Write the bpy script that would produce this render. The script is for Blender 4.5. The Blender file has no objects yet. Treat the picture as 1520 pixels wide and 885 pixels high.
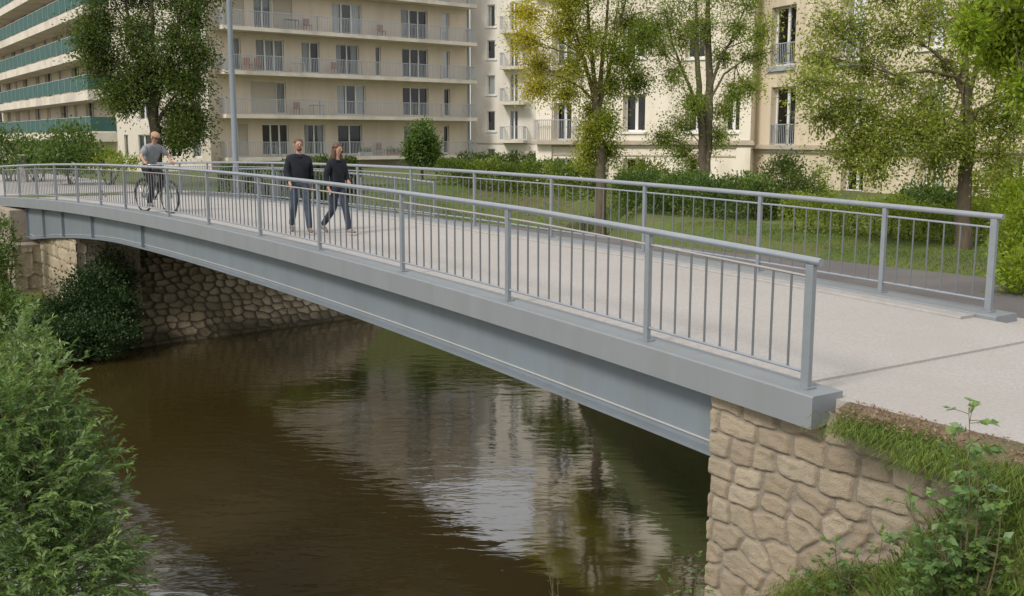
import bpy, bmesh, math, random
import numpy as np
from mathutils import Vector, Matrix
from mathutils import noise as mnoise
random.seed(7); rng = np.random.default_rng(11)
R = math.radians
scene = bpy.context.scene
COL = scene.collection

# ------------------------------------------------------------------ camera
EYE = 2.1                      # eye height above the path
FPX, HY = 1500.0, 205.0        # focal length in photo pixels, horizon row
TH = math.atan((442.5-HY)/FPX); CT, ST = math.cos(TH), math.sin(TH)
cam = bpy.data.cameras.new('camera'); camo = bpy.data.objects.new('camera', cam); COL.objects.link(camo)
cam.sensor_width = 36; cam.lens = 36*FPX/1520; cam.clip_start = .1; cam.clip_end = 3000
camo.location = (0, 0, EYE); camo.rotation_euler = (R(90)-TH, 0, 0)
scene.camera = camo
scene.render.resolution_x = 1024; scene.render.resolution_y = 596

# ------------------------------------------------------------------ world and sun
SUN_EL, SUN_AZ = R(42), R(222)        # soft sun from behind-left of the camera
w = bpy.data.worlds.new("World"); scene.world = w; w.use_nodes = True
nt = w.node_tree; bg = nt.nodes['Background']
sky = nt.nodes.new('ShaderNodeTexSky'); sky.sky_type = 'NISHITA'; sky.sun_disc = False
sky.sun_elevation = SUN_EL; sky.sun_rotation = SUN_AZ
sky.air_density = 1.0; sky.dust_density = 3.0
tc = nt.nodes.new('ShaderNodeTexCoord'); nz = nt.nodes.new('ShaderNodeTexNoise'); nz.inputs['Scale'].default_value = 2.2; nz.inputs['Detail'].default_value = 6
mp = nt.nodes.new('ShaderNodeMapping'); mp.inputs['Scale'].default_value = (1, 1, 2.5)
nt.links.new(tc.outputs['Generated'], mp.inputs[0]); nt.links.new(mp.outputs[0], nz.inputs[0])
cr = nt.nodes.new('ShaderNodeValToRGB'); cr.color_ramp.elements[0].position = .3; cr.color_ramp.elements[0].color = (7.4, 7.6, 8.0, 1); cr.color_ramp.elements[1].position = .7; cr.color_ramp.elements[1].color = (9.6, 9.5, 9.4, 1)
nt.links.new(nz.outputs[0], cr.inputs[0])
mx = nt.nodes.new('ShaderNodeMixRGB'); mx.inputs[0].default_value = .8
nt.links.new(sky.outputs[0], mx.inputs[1]); nt.links.new(cr.outputs[0], mx.inputs[2]); nt.links.new(mx.outputs[0], bg.inputs[0])
bg.inputs[1].default_value = .1
sl = bpy.data.lights.new('sun', 'SUN'); sl.energy = 2.0; sl.angle = R(14); sl.color = (1, .945, .86)
so = bpy.data.objects.new('sun', sl); COL.objects.link(so)
sd = Vector((math.sin(SUN_AZ)*math.cos(SUN_EL), math.cos(SUN_AZ)*math.cos(SUN_EL), math.sin(SUN_EL)))
so.rotation_euler = sd.to_track_quat('Z', 'Y').to_euler()
vs = scene.view_settings; vs.view_transform = 'Standard'; vs.look = 'None'; vs.exposure = 0.32; vs.gamma = 1; vs.use_curve_mapping = False

# ------------------------------------------------------------------ frames of reference
A0 = np.array([2.404, 8.056]); B0 = np.array([-18.794, 37.458]); LEN = float(np.hypot(*(B0-A0)))
U = (B0-A0)/LEN; N = np.array([U[1], -U[0]])
def sn(s, n, z=0.0):
    p = A0+U*s+N*n; return (float(p[0]), float(p[1]), float(z))
def to_sn(x, y):
    q = np.array([x, y])-A0; return float(q@U), float(q@N)
def bz(t): return (2.1-2.018)+(-.122)*t+.305*4*t*(1-t)     # height of the kerb top along the bridge
def bc(s, off, dz=0.0):
    """point of the gently bowed, arched bridge: s metres along, off metres across"""
    t = s/LEN; tb = t
    b = .504*4*tb*(1-tb); db = .504*4*(1-2*tb)/LEN
    T = U+N*db; T = T/np.hypot(*T); Q = np.array([T[1], -T[0]])
    p = A0+U*s+N*b+Q*off
    return Vector((float(p[0]), float(p[1]), bz(t)+dz))
def btan(s):
    return (bc(s+.01, 0)-bc(s-.01, 0)).normalized()
def at(px, py, d):
    """world point seen at photo pixel (px,py), d metres ahead"""
    a = (px-760)/FPX; b = -(py-442.5)/FPX
    f = CT+b*ST; k = d/f
    return Vector((a*k, d, EYE+(-ST+b*CT)*k))
def atz(px, py, z):
    a = (px-760)/FPX; b = -(py-442.5)/FPX
    k = (z-EYE)/(-ST+b*CT); return Vector((a*k, (CT+b*ST)*k, z))

# ------------------------------------------------------------------ material helpers
MATS = {}
def mat(name, color, rough=.7, metal=0, c2=None, scale=5, bump=0, bscale=None, detail=6, c3=None, c3scale=.6, c3amt=.5, coords='Object', spec=.5, stretch=None, tone=None):
    m = bpy.data.materials.new(name); m.use_nodes = True; nt = m.node_tree; p = nt.nodes['Principled BSDF']
    p.inputs['Roughness'].default_value = rough; p.inputs['Metallic'].default_value = metal; p.inputs['Specular IOR Level'].default_value = spec
    col = None
    rgb = nt.nodes.new('ShaderNodeRGB'); rgb.outputs[0].default_value = (*color, 1); col = rgb.outputs[0]
    geo = nt.nodes.new('ShaderNodeNewGeometry') if coords == 'World' else nt.nodes.new('ShaderNodeTexCoord')
    src = geo.outputs['Position'] if coords == 'World' else geo.outputs['Object']
    if stretch:
        mp = nt.nodes.new('ShaderNodeMapping'); mp.inputs['Scale'].default_value = stretch; nt.links.new(src, mp.inputs[0]); src = mp.outputs[0]
    def noise(sc, det=detail, rgh=.6):
        n = nt.nodes.new('ShaderNodeTexNoise'); n.inputs['Scale'].default_value = sc; n.inputs['Detail'].default_value = det; n.inputs['Roughness'].default_value = rgh
        nt.links.new(src, n.inputs['Vector']); return n.outputs[0]
    def ramp(o, a, b):
        r = nt.nodes.new('ShaderNodeMapRange'); r.inputs[1].default_value = a; r.inputs[2].default_value = b; nt.links.new(o, r.inputs[0]); return r.outputs[0]
    def mixc(fac, a, b):
        x = nt.nodes.new('ShaderNodeMixRGB'); nt.links.new(fac, x.inputs[0]); nt.links.new(a, x.inputs[1])
        if isinstance(b, tuple): x.inputs[2].default_value = (*b, 1)
        else: nt.links.new(b, x.inputs[2])
        return x.outputs[0]
    if tone:                      # per-vertex attribute 'tone' 0..1 picks between colours
        at_ = nt.nodes.new('ShaderNodeAttribute'); at_.attribute_name = 'tone'
        cr = nt.nodes.new('ShaderNodeValToRGB'); e = cr.color_ramp.elements
        e[0].color = (*tone[0], 1); e[1].color = (*tone[-1], 1)
        for i, c in enumerate(tone[1:-1]):
            q = e.new((i+1)/(len(tone)-1)); q.color = (*c, 1)
        nt.links.new(at_.outputs['Fac'], cr.inputs[0]); col = cr.outputs[0]
    if c2: col = mixc(ramp(noise(scale), .35, .65), col, c2)
    if c3:
        f = ramp(noise(c3scale, 4), .45, .62)
        mm = nt.nodes.new('ShaderNodeMath'); mm.operation = 'MULTIPLY'; mm.inputs[1].default_value = c3amt; nt.links.new(f, mm.inputs[0])
        col = mixc(mm.outputs[0], col, c3)
    nt.links.new(col, p.inputs['Base Color'])
    if bump:
        b = nt.nodes.new('ShaderNodeBump'); b.inputs['Strength'].default_value = bump; b.inputs['Distance'].default_value = .02
        nt.links.new(noise(bscale or scale*4), b.inputs['Height']); nt.links.new(b.outputs[0], p.inputs['Normal'])
    MATS[name] = m; return m
def leafmat(name, cols, trans=.35, rough=.5, spec=.3):
    m = mat(name, cols[0], rough=rough, spec=spec, tone=cols)
    nt = m.node_tree; p = nt.nodes['Principled BSDF']; out = nt.nodes['Material Output']
    t = nt.nodes.new('ShaderNodeBsdfTranslucent'); mix = nt.nodes.new('ShaderNodeMixShader'); mix.inputs[0].default_value = trans
    src = p.inputs['Base Color'].links[0].from_socket
    br = nt.nodes.new('ShaderNodeMixRGB'); br.blend_type = 'MULTIPLY'; br.inputs[0].default_value = 1; br.inputs[2].default_value = (1.3, 1.25, .5, 1)
    nt.links.new(src, br.inputs[1]); nt.links.new(br.outputs[0], t.inputs[0])
    nt.links.new(p.outputs[0], mix.inputs[1]); nt.links.new(t.outputs[0], mix.inputs[2]); nt.links.new(mix.outputs[0], out.inputs[0])
    return m

M_steel = mat('painted_steel', (.20, .232, .262), rough=.38, c2=(.185, .213, .243), scale=3, c3=(.17, .175, .175), c3scale=2.6, c3amt=.35, bump=.03, bscale=40, coords='World', stretch=(1, 1, .18))
M_beam = mat('painted_edge_beam', (.222, .238, .25), rough=.5, c2=(.208, .224, .236), scale=2.5, c3=(.185, .19, .19), c3scale=2.2, c3amt=.3, bump=.05, bscale=60, coords='World', stretch=(1, 1, .15))
M_rail = mat('galvanised_rail', (.34, .365, .40), rough=.33, metal=.45, c2=(.30, .325, .35), scale=8, coords='World')
M_post = mat('painted_post', (.235, .26, .28), rough=.42, metal=.1, c2=(.215, .235, .255), scale=8, coords='World')
M_bal = mat('baluster_steel', (.21, .225, .24), rough=.3, metal=.55)
M_weld = mat('worn_steel_edge', (.42, .41, .39), rough=.5)
M_thin = mat('bare_steel_rail', (.50, .46, .42), rough=.3, metal=.75)
M_deck = mat('deck_concrete', (.44, .414, .385), rough=.88, c2=(.335, .31, .29), scale=38, bump=.25, bscale=90, c3=(.345, .318, .29), c3scale=.4, c3amt=.5, coords='World')
M_joint = mat('joint_filler', (.12, .11, .10), rough=.9)
M_asph = mat('asphalt', (.135, .122, .122), rough=.9, c2=(.105, .096, .095), scale=30, bump=.3, bscale=80, c3=(.17, .15, .135), c3scale=.5, c3amt=.6, coords='World')
M_kerb = mat('kerb_concrete', (.36, .345, .325), rough=.85, c2=(.30, .285, .265), scale=8, bump=.2, bscale=60, coords='World')
M_bark = mat('bark', (.13, .10, .065), rough=.9, c2=(.075, .058, .04), scale=9, bump=.8, bscale=22, stretch=(1, 1, .25), c3=(.12, .13, .06), c3scale=1.5, c3amt=.5)
M_bark2 = mat('bark_dark', (.10, .075, .05), rough=.9, c2=(.05, .038, .028), scale=9, bump=.8, bscale=22, stretch=(1, 1, .25))
M_twig = mat('twig', (.12, .10, .05), rough=.8)
M_white = mat('white_paint', (.72, .71, .69), rough=.5)
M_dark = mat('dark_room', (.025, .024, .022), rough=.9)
M_curt = mat('curtain', (.70, .70, .68), rough=.9, c2=(.5, .5, .49), scale=9, stretch=(6, 6, .1))
M_shut = mat('roller_shutter', (.52, .47, .38), rough=.8, c2=(.44, .40, .32), scale=7, stretch=(.1, .1, 9))
M_brailing = mat('balcony_railing', (.36, .385, .41), rough=.5, metal=.2)
M_green = mat('green_panel', (.028, .092, .082), rough=.7, c2=(.04, .115, .10), scale=1.5, coords='World')
M_apt = mat('cream_render', (.68, .585, .465), rough=.9, c2=(.63, .535, .42), scale=.8, bump=.1, bscale=20, c3=(.54, .46, .37), c3scale=.9, c3amt=.5, stretch=(1, 1, .22))
M_slab = mat('pale_slab', (.68, .62, .53), rough=.85, c2=(.60, .54, .46), scale=1.2, c3=(.36, .32, .27), c3scale=.5, c3amt=.5)
M_mid = mat('pale_render', (.74, .70, .63), rough=.9, c2=(.69, .645, .575), scale=.8, c3=(.52, .47, .41), c3scale=.9, c3amt=.5, bump=.1, bscale=25, stretch=(1, 1, .22))
M_fa = mat('ivory_render', (.78, .715, .61), rough=.9, c2=(.72, .65, .54), scale=.7, c3=(.52, .45, .35), c3scale=.9, c3amt=.55, bump=.15, bscale=25, stretch=(1, 1, .22))
M_fb = mat('sandy_render', (.66, .57, .43), rough=.9, c2=(.60, .51, .38), scale=.7, c3=(.42, .35, .25), c3scale=.9, c3amt=.6, bump=.15, bscale=25, stretch=(1, 1, .22))
M_corn = mat('cornice_stone', (.47, .41, .32), rough=.85, c2=(.36, .31, .24), scale=2)
M_roof = mat('zinc_roof', (.22, .23, .25), rough=.5, metal=.3)
M_stone = mat('wall_stone', (.3, .25, .18), rough=.92, tone=[(.27, .235, .19), (.33, .26, .185), (.39, .315, .225), (.44, .37, .28)], bump=1.0, bscale=75, c2=None, c3=(.27, .235, .175), c3scale=2.2, c3amt=.45, coords='World')
M_rip = mat('bank_stone', (.3, .25, .18), rough=.95, tone=[(.07, .058, .042), (.33, .265, .18), (.41, .34, .235), (.46, .39, .28)], bump=.8, bscale=14, c3=(.14, .13, .07), c3scale=.6, c3amt=.5, coords='World')
_nt = M_rip.node_tree; _p = _nt.nodes['Principled BSDF']; _g = _nt.nodes.new('ShaderNodeNewGeometry'); _s = _nt.nodes.new('ShaderNodeSeparateXYZ'); _nt.links.new(_g.outputs['Position'], _s.inputs[0])
_n = _nt.nodes.new('ShaderNodeTexNoise'); _n.inputs['Scale'].default_value = 1.5; _a = _nt.nodes.new('ShaderNodeMath'); _a.operation = 'MULTIPLY_ADD'; _a.inputs[1].default_value = -.5; _nt.links.new(_g.outputs['Position'], _n.inputs[0]); _nt.links.new(_n.outputs[0], _a.inputs[0]); _nt.links.new(_s.outputs[2], _a.inputs[2])
_r = _nt.nodes.new('ShaderNodeMapRange'); _r.inputs[1].default_value = -4.30; _r.inputs[2].default_value = -4.05; _r.inputs[3].default_value = .75; _r.inputs[4].default_value = 0; _nt.links.new(_a.outputs[0], _r.inputs[0])
_m = _nt.nodes.new('ShaderNodeMixRGB'); _m.inputs[2].default_value = (.045, .038, .022, 1); _nt.links.new(_r.outputs[0], _m.inputs[0]); _nt.links.new(_p.inputs['Base Color'].links[0].from_socket, _m.inputs[1]); _nt.links.new(_m.outputs[0], _p.inputs['Base Color'])
M_conc = mat('old_concrete', (.37, .31, .24), rough=.92, c2=(.27, .225, .17), scale=1.6, c3=(.15, .13, .10), c3scale=.9, c3amt=.5, bump=.5, bscale=12, coords='World')
L_dark = leafmat('leaf_dark', [(.040, .066, .014), (.085, .13, .028), (.16, .21, .045)], 0.35)
L_bush = leafmat('leaf_bush', [(.045, .09, .02), (.095, .16, .038), (.18, .25, .06)], 0.35)
L_near = leafmat('leaf_near', [(.055, .12, .035), (.125, .22, .07), (.26, .37, .14)], 0.4, rough=.42, spec=.45)
L_yel = leafmat('leaf_yellow', [(.15, .22, .035), (.34, .37, .045), (.64, .52, .05)], 0.5)
L_mid = leafmat('leaf_mid', [(.13, .19, .035), (.24, .32, .06), (.40, .46, .10)], 0.5)
L_olive = leafmat('leaf_olive', [(.125, .17, .03), (.25, .31, .055), (.42, .45, .09)], 0.5)
L_bright = leafmat('leaf_bright', [(.11, .18, .02), (.24, .34, .035), (.42, .50, .06)], .55)
L_grass = leafmat('leaf_grass', [(.07, .11, .022), (.14, .21, .035), (.26, .31, .07)], 0.35)
L_ivy = leafmat('leaf_ivy', [(.018, .04, .012), (.034, .068, .02), (.06, .11, .032)], .2)

# glass, see-through with a mirror film of fresnel
m = bpy.data.materials.new('window_glass'); m.use_nodes = True; nt = m.node_tree; nt.nodes.remove(nt.nodes['Principled BSDF'])
tr = nt.nodes.new('ShaderNodeBsdfTransparent'); tr.inputs[0].default_value = (.78, .81, .81, 1); gl = nt.nodes.new('ShaderNodeBsdfGlossy'); gl.inputs['Roughness'].default_value = .03
fr = nt.nodes.new('ShaderNodeFresnel'); fr.inputs[0].default_value = 1.6; mi = nt.nodes.new('ShaderNodeMixShader')
nt.links.new(fr.outputs[0], mi.inputs[0]); nt.links.new(tr.outputs[0], mi.inputs[1]); nt.links.new(gl.outputs[0], mi.inputs[2]); nt.links.new(mi.outputs[0], nt.nodes['Material Output'].inputs[0]); M_glass = m

# water
m = bpy.data.materials.new('river_water'); m.use_nodes = True; nt = m.node_tree; p = nt.nodes['Principled BSDF']
p.inputs['Base Color'].default_value = (.046, .033, .010, 1); p.inputs['Roughness'].default_value = .05; p.inputs['IOR'].default_value = 2.0; p.inputs['Specular IOR Level'].default_value = 1.0
geo = nt.nodes.new('ShaderNodeNewGeometry')
def wn(scale, st, dist=0, det=3):
    mp = nt.nodes.new('ShaderNodeMapping'); mp.inputs['Scale'].default_value = st; mp.inputs['Rotation'].default_value = (0, 0, R(-8)); nt.links.new(geo.outputs['Position'], mp.inputs[0])
    n = nt.nodes.new('ShaderNodeTexNoise'); n.inputs['Scale'].default_value = scale; n.inputs['Detail'].default_value = det; n.inputs['Distortion'].default_value = dist; nt.links.new(mp.outputs[0], n.inputs[0]); return n.outputs[0]
a = wn(1.3, (1, 2.4, 1), .3, 3); b_ = wn(.35, (1, 1, 1), .2, 2)
patch = wn(.12, (1, 1, 1), 0, 2)
pr = nt.nodes.new('ShaderNodeMapRange'); pr.inputs[1].default_value = .35; pr.inputs[2].default_value = .65; pr.inputs[3].default_value = .15; pr.inputs[4].default_value = 1.3; nt.links.new(patch, pr.inputs[0])
ml = nt.nodes.new('ShaderNodeMath'); ml.operation = 'MULTIPLY'; nt.links.new(a, ml.inputs[0]); nt.links.new(pr.outputs[0], ml.inputs[1])
ad = nt.nodes.new('ShaderNodeMath'); ad.operation = 'MULTIPLY_ADD'; ad.inputs[1].default_value = .8; nt.links.new(b_, ad.inputs[0]); nt.links.new(ml.outputs[0], ad.inputs[2])
bp = nt.nodes.new('ShaderNodeBump'); bp.inputs['Strength'].default_value = .115; bp.inputs['Distance'].default_value = .10
nt.links.new(ad.outputs[0], bp.inputs['Height']); nt.links.new(bp.outputs[0], p.inputs['Normal']); M_water = m

# ground: grass with bare soil
m = mat('ground_cover', (.07, .105, .022), rough=.95, c2=(.11, .145, .03), scale=1.3, bump=.9, bscale=14, c3=(.13, .10, .055), c3scale=.45, c3amt=.6, coords='World'); M_ground = m
M_soil = mat('soil', (.22, .155, .10), rough=.95, c2=(.12, .085, .055), scale=22, bump=.9, bscale=40, c3=(.09, .10, .035), c3scale=1.6, c3amt=.7, coords='World')

# ------------------------------------------------------------------ mesh helpers
def link(o, parent=None):
    COL.objects.link(o)
    if parent: o.parent = parent
    return o
def empty(name, loc, rz=0):
    o = bpy.data.objects.new(name, None); o.location = loc; o.rotation_euler = (0, 0, rz); o.empty_display_size = .3; return link(o)
def tag(o, label, cat, group=None):
    o['label'] = label; o['category'] = cat
    if group: o['group'] = group
    return o
def kind(o, k): o['kind'] = k; return o
class MB:
    """collects world-space (or local) geometry, links it as one mesh object"""
    def __init__(s): s.v = []; s.f = []; s.t = []
    def add(s, vs, fs, tone=None):
        b = len(s.v); s.v += [tuple(v) for v in vs]; s.f += [tuple(i+b for i in f) for f in fs]
        s.t += [tone if tone is not None else .5]*len(vs)
    def box(s, c, d, M=None):
        cx, cy, cz = c; x, y, z = d[0]/2, d[1]/2, d[2]/2
        vs = [Vector((a*x, b*y, e*z)) for a in (-1, 1) for b in (-1, 1) for e in (-1, 1)]
        if M: vs = [M @ v for v in vs]
        vs = [v+Vector(c) for v in vs]
        s.add(vs, [(0, 1, 3, 2), (4, 6, 7, 5), (0, 4, 5, 1), (2, 3, 7, 6), (0, 2, 6, 4), (1, 5, 7, 3)])
    def bb(s, x0, x1, y0, y1, z0, z1): s.box(((x0+x1)/2, (y0+y1)/2, (z0+z1)/2), (x1-x0, y1-y0, z1-z0))
    def tube(s, pts, rad, seg=8, cap=True, flat=None):
        pts = [Vector(p) for p in pts]; n = len(pts)
        if not hasattr(rad, '__len__'): rad = [rad]*n
        up = None; rings = []
        for i, p in enumerate(pts):
            t = (pts[min(i+1, n-1)]-pts[max(i-1, 0)])
            if t.length < 1e-9: t = Vector((0, 0, 1))
            t.normalize()
            if up is None:
                up = Vector((0, 0, 1)) if abs(t.z) < .9 else Vector((1, 0, 0))
            a = (up-t*up.dot(t)).normalized(); b = t.cross(a); up = a
            rings.append([p+(a*math.cos(k*2*math.pi/seg)*(flat or 1)+b*math.sin(k*2*math.pi/seg))*rad[i] for k in range(seg)])
        vs = [v for r in rings for v in r]; fs = []
        for i in range(n-1):
            for k in range(seg):
                fs.append((i*seg+k, i*seg+(k+1) % seg, (i+1)*seg+(k+1) % seg, (i+1)*seg+k))
        if cap: fs += [tuple(reversed(range(seg))), tuple(range((n-1)*seg, n*seg))]
        s.add(vs, fs)
    def build(s, name, m, parent=None, smooth=False, bevel=0):
        me = bpy.data.meshes.new(name); me.from_pydata(s.v, [], s.f)
        at_ = me.attributes.new('tone', 'FLOAT', 'POINT'); at_.data.foreach_set('value', s.t)
        me.materials.append(m)
        bm = bmesh.new(); bm.from_mesh(me); bmesh.ops.recalc_face_normals(bm, faces=bm.faces)
        if bevel: bmesh.ops.bevel(bm, geom=[e for e in bm.edges], offset=bevel, segments=1, affect='EDGES', clamp_overlap=True)
        bm.to_mesh(me); bm.free()
        if smooth:
            me.polygons.foreach_set('use_smooth', [True]*len(me.polygons))
            try: me.set_sharp_from_angle(angle=R(40))
            except Exception: pass
        o = bpy.data.objects.new(name, me); link(o)
        if parent:
            o.parent = parent
        return o
def pbuild(mb, name, m, parent, smooth=False, bevel=0):
    """world-space geometry parented to an empty that is not at the origin"""
    bpy.context.view_layer.update()
    o = mb.build(name, m, None, smooth, bevel); o.parent = parent
    M = Matrix.Identity(4); q = parent; chain = []
    while q: chain.append(q.matrix_basis if not q.parent else q.matrix_parent_inverse @ q.matrix_basis); q = q.parent
    for c in reversed(chain): M = M @ c
    o.matrix_parent_inverse = M.inverted(); return o
def npmesh(name, V, Fq, m, tone=None, parent=None, smooth=False):
    me = bpy.data.meshes.new(name); V = np.asarray(V, np.float32); Fq = np.asarray(Fq, np.int32); k = Fq.shape[1]
    me.vertices.add(len(V)); me.vertices.foreach_set('co', V.ravel())
    me.loops.add(Fq.size); me.loops.foreach_set('vertex_index', Fq.ravel())
    me.polygons.add(len(Fq)); me.polygons.foreach_set('loop_start', np.arange(0, Fq.size, k, dtype=np.int32)); 
    me.polygons.foreach_set('loop_total', np.full(len(Fq), k, np.int32))
    me.update(calc_edges=True); me.validate()
    if tone is not None:
        at_ = me.attributes.new('tone', 'FLOAT', 'POINT'); at_.data.foreach_set('value', np.asarray(tone, np.float32))
    if smooth: me.polygons.foreach_set('use_smooth', [True]*len(me.polygons))
    me.materials.append(m); o = bpy.data.objects.new(name, me); link(o)
    if parent:
        o.parent = parent; 
        bpy.context.view_layer.update(); o.matrix_parent_inverse = parent.matrix_world.inverted()
    return o
def unit(a): return a/np.maximum(np.linalg.norm(a, axis=-1, keepdims=True), 1e-9)
def leafgeo(P, D, size, width=.4, bias=None):
    """P leaf base points, D leaf directions, size per leaf; folded diamond leaves"""
    n = len(P); D = unit(D); rnd = rng.normal(size=(n, 3)); rnd[:, 2] += 1.0
    side = unit(np.cross(D, rnd)); nor = np.cross(side, D)
    size = np.asarray(size).reshape(-1, 1)*np.ones((n, 1))
    V = np.empty((n, 4, 3)); V[:, 0] = P; V[:, 1] = P+D*size*.45+side*size*width*.5+nor*size*.06
    V[:, 2] = P+D*size-nor*size*.10; V[:, 3] = P+D*size*.45-side*size*width*.5+nor*size*.06
    F = np.arange(n*4).reshape(n, 4); return V.reshape(-1, 3), F
def leafobj(name, P, D, size, width, m, parent, tone=None):
    V, F = leafgeo(P, D, size, width)
    if tone is None: tone = rng.random(len(P))
    return npmesh(name, V, F, m, np.repeat(tone, 4), parent)

# ------------------------------------------------------------------ river and terrain (in bridge coordinates s,n)
WZ = EYE-6.3
RIV = [  # s, n, width of the bank slope
 (.9, .3, .5), (.9, 4.9, .5), (4, 5.6, 1.2), (8, 8.4, 1.6), (12, 9.0, 2.0), (15.1, 9.8, 2.2), (18.5, 11.85, 2.4), (22.5, 14.4, 3.5), (27, 14.65, 8),
 (28.3, 11.9, 7), (27.3, 9.85, 5.3), (26.6, 3.0, 5.3), (26.5, 2.1, 6.0), (26.4, 1.2, 13), (26.2, -.6, 13), (25, -5, 13), (20, -7.5, 5), (14, -7, 3.5), (11, -5.2, 3), (9, -4.4, 3), (6.8, -5.6, 3), (4, -9, 4), (0, -16, 4), (-3, -40, 4),
 (-22, -40, 4), (-18, -16, 4), (-14, -8.5, 4), (-6, -6.4, 3.6), (-2, -4.9, 3.4), (0, -3.1, 3.4), (1.2, -1.3, 3.0), (1.6, -.25, 1.4)]
RV = np.array(RIV)
def sdf(s, n):
    s = np.asarray(s, float); n = np.asarray(n, float); best = np.full(s.shape, 1e9); W = np.ones(s.shape); ins = np.zeros(s.shape, bool)
    for i in range(len(RV)):
        a = RV[i]; b = RV[(i+1) % len(RV)]; e = b[:2]-a[:2]; k = np.clip(((s-a[0])*e[0]+(n-a[1])*e[1])/(e@e), 0, 1)
        d = np.hypot(s-a[0]-k*e[0], n-a[1]-k*e[1]); u = d < best; best = np.where(u, d, best); W = np.where(u, a[2]+(b[2]-a[2])*k, W)
        c = ((a[1] > n) != (b[1] > n)) & (s < (b[0]-a[0])*(n-a[1])/((b[1]-a[1]) or 1e-9)+a[0]); ins ^= c
    return np.where(ins, -best, best), W
def fbm(x, y, k=1.0, seed=0):
    x = np.asarray(x)*k; y = np.asarray(y)*k; r = 0
    for i, (a, b, c) in enumerate([(1, .3, 1.0), (-.6, 1.1, .8), (1.9, -1.3, .45), (-2.3, -2.0, .35), (3.9, 2.7, .22), (-4.3, 4.9, .18)]):
        r = r+c*np.sin(a*x+b*y+seed*1.7+i*2.1)*np.cos(b*x*.7-a*y*.9+i+seed)
    return r
def gz(s, n):
    d, W = sdf(s, n); k = np.clip(d/W, 0, 1)
    s = np.asarray(s, float); n = np.asarray(n, float); pw = np.where(s > 20, 1.0+.8*np.clip((2.3-n)/1.1, 0, 1), .8)
    z = WZ+(0-WZ)*k**pw-.04
    z = z+np.where((k > .05) & (k < .95), .10*fbm(s, n, 1.3), 0)+np.where(k >= .95, .012*fbm(s, n, .8, 3), 0)
    z = np.where(d < 0, WZ+np.maximum(d*.7, -1.5), z)
    # cut down along the foot of the near abutment
    pr = np.interp(s, [-1.95, -1.5, -1.15, -.5, .2, 1.1, 2.5], [-.04, -.45, -.95, -1.4, -1.95, -3.4, -4.9])-np.maximum(0, -n-.45)*.65
    near = (n < .56) & (n > -9) & (s < 3) & ((s > -1.9) | (n < .1))
    z = np.where(near, np.minimum(z, pr), z)
    # no relief under the paths
    return z
def gzp(s, n): return float(gz(np.array([s]), np.array([n]))[0])
def gxy(x, y): s, n = to_sn(x, y); return gzp(s, n)
def axis(lo, hi, st, far):
    a = list(np.arange(lo, hi, st)); o = [hi]; 
    while o[-1] < far: o.append(o[-1]+max(1, (o[-1]-hi)*.6))
    q = [lo]; 
    while q[-1] > -far: q.append(q[-1]-max(1, (lo-q[-1])*.6))
    return np.array(sorted(set(q[1:]+a+o)))
sa = axis(-14, 46, .35, 900); na = axis(-14, 36, .35, 900)
sa = np.unique(np.concatenate([sa, np.arange(-6, 3, .12)]).round(3)); na = np.unique(np.concatenate([na, np.arange(-5, 1, .12)]).round(3))
S, NN = np.meshgrid(sa, na, indexing='ij'); Z = gz(S, NN)
XY = A0+S[..., None]*U+NN[..., None]*N
V = np.concatenate([XY, Z[..., None]], -1).reshape(-1, 3); ns, nn = len(sa), len(na)
idx = np.arange(ns*nn).reshape(ns, nn); Fq = np.stack([idx[:-1, :-1], idx[:-1, 1:], idx[1:, 1:], idx[1:, :-1]], -1).reshape(-1, 4)
kind(npmesh('ground', V, Fq[:, ::-1], M_ground, smooth=True), 'structure')
b = MB(); q = [sn(-60, -60, WZ), sn(80, -60, WZ), sn(80, 80, WZ), sn(-60, 80, WZ)]; b.add(q, [(0, 1, 2, 3)])
kind(b.build('river_water', M_water), 'structure')

def sheet(name, poly_sn, z, m, k='structure', zf=None, thick=0):
    b = MB(); pts = [sn(s, n, z) for s, n in poly_sn]; b.add(pts, [tuple(range(len(pts)))])
    if thick:
        lo = [(p[0], p[1], p[2]-thick) for p in pts]; L = len(pts)
        b.add(pts+lo, [(i, (i+1) % L, L+(i+1) % L, L+i) for i in range(L)]); b.add(lo, [tuple(reversed(range(L)))])
    o = b.build(name, m)
    if k: kind(o, k)
    return o
PZ = .018
# paved approach at this end of the bridge
sheet('path', [(.25, .12), (1.16, 4.72), (.9, 4.98), (-3, 5.0), (-40, 5.2), (-40, -.2), (-12, -.1), (-1, .08), (-.25, .1)], PZ, M_deck, thick=.25)
sheet('asphalt_path', [(-40, 5.25), (-3, 5.02), (6.9, 5.02), (6.9, 7.9), (2, 8.1), (-40, 8.6)], .012, M_asph, thick=.12)
# the old footway slab that runs alongside, beyond the far railing
fw = tag(sheet('footway_slab', [(6.9, 5.02), (34.0, 5.02), (34.0, 7.35), (6.9, 7.45)], .014, M_asph, k=None, thick=.22), 'low asphalt footway slab crossing beside the footbridge beyond its far railing', 'footway')
sheet('left_path', [(36.4, -.3), (60, -1), (60, 6.5), (34.6, 6.5), (34.6, 5.0), (36.4, 4.8)], .0, M_deck, thick=.2)

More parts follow.
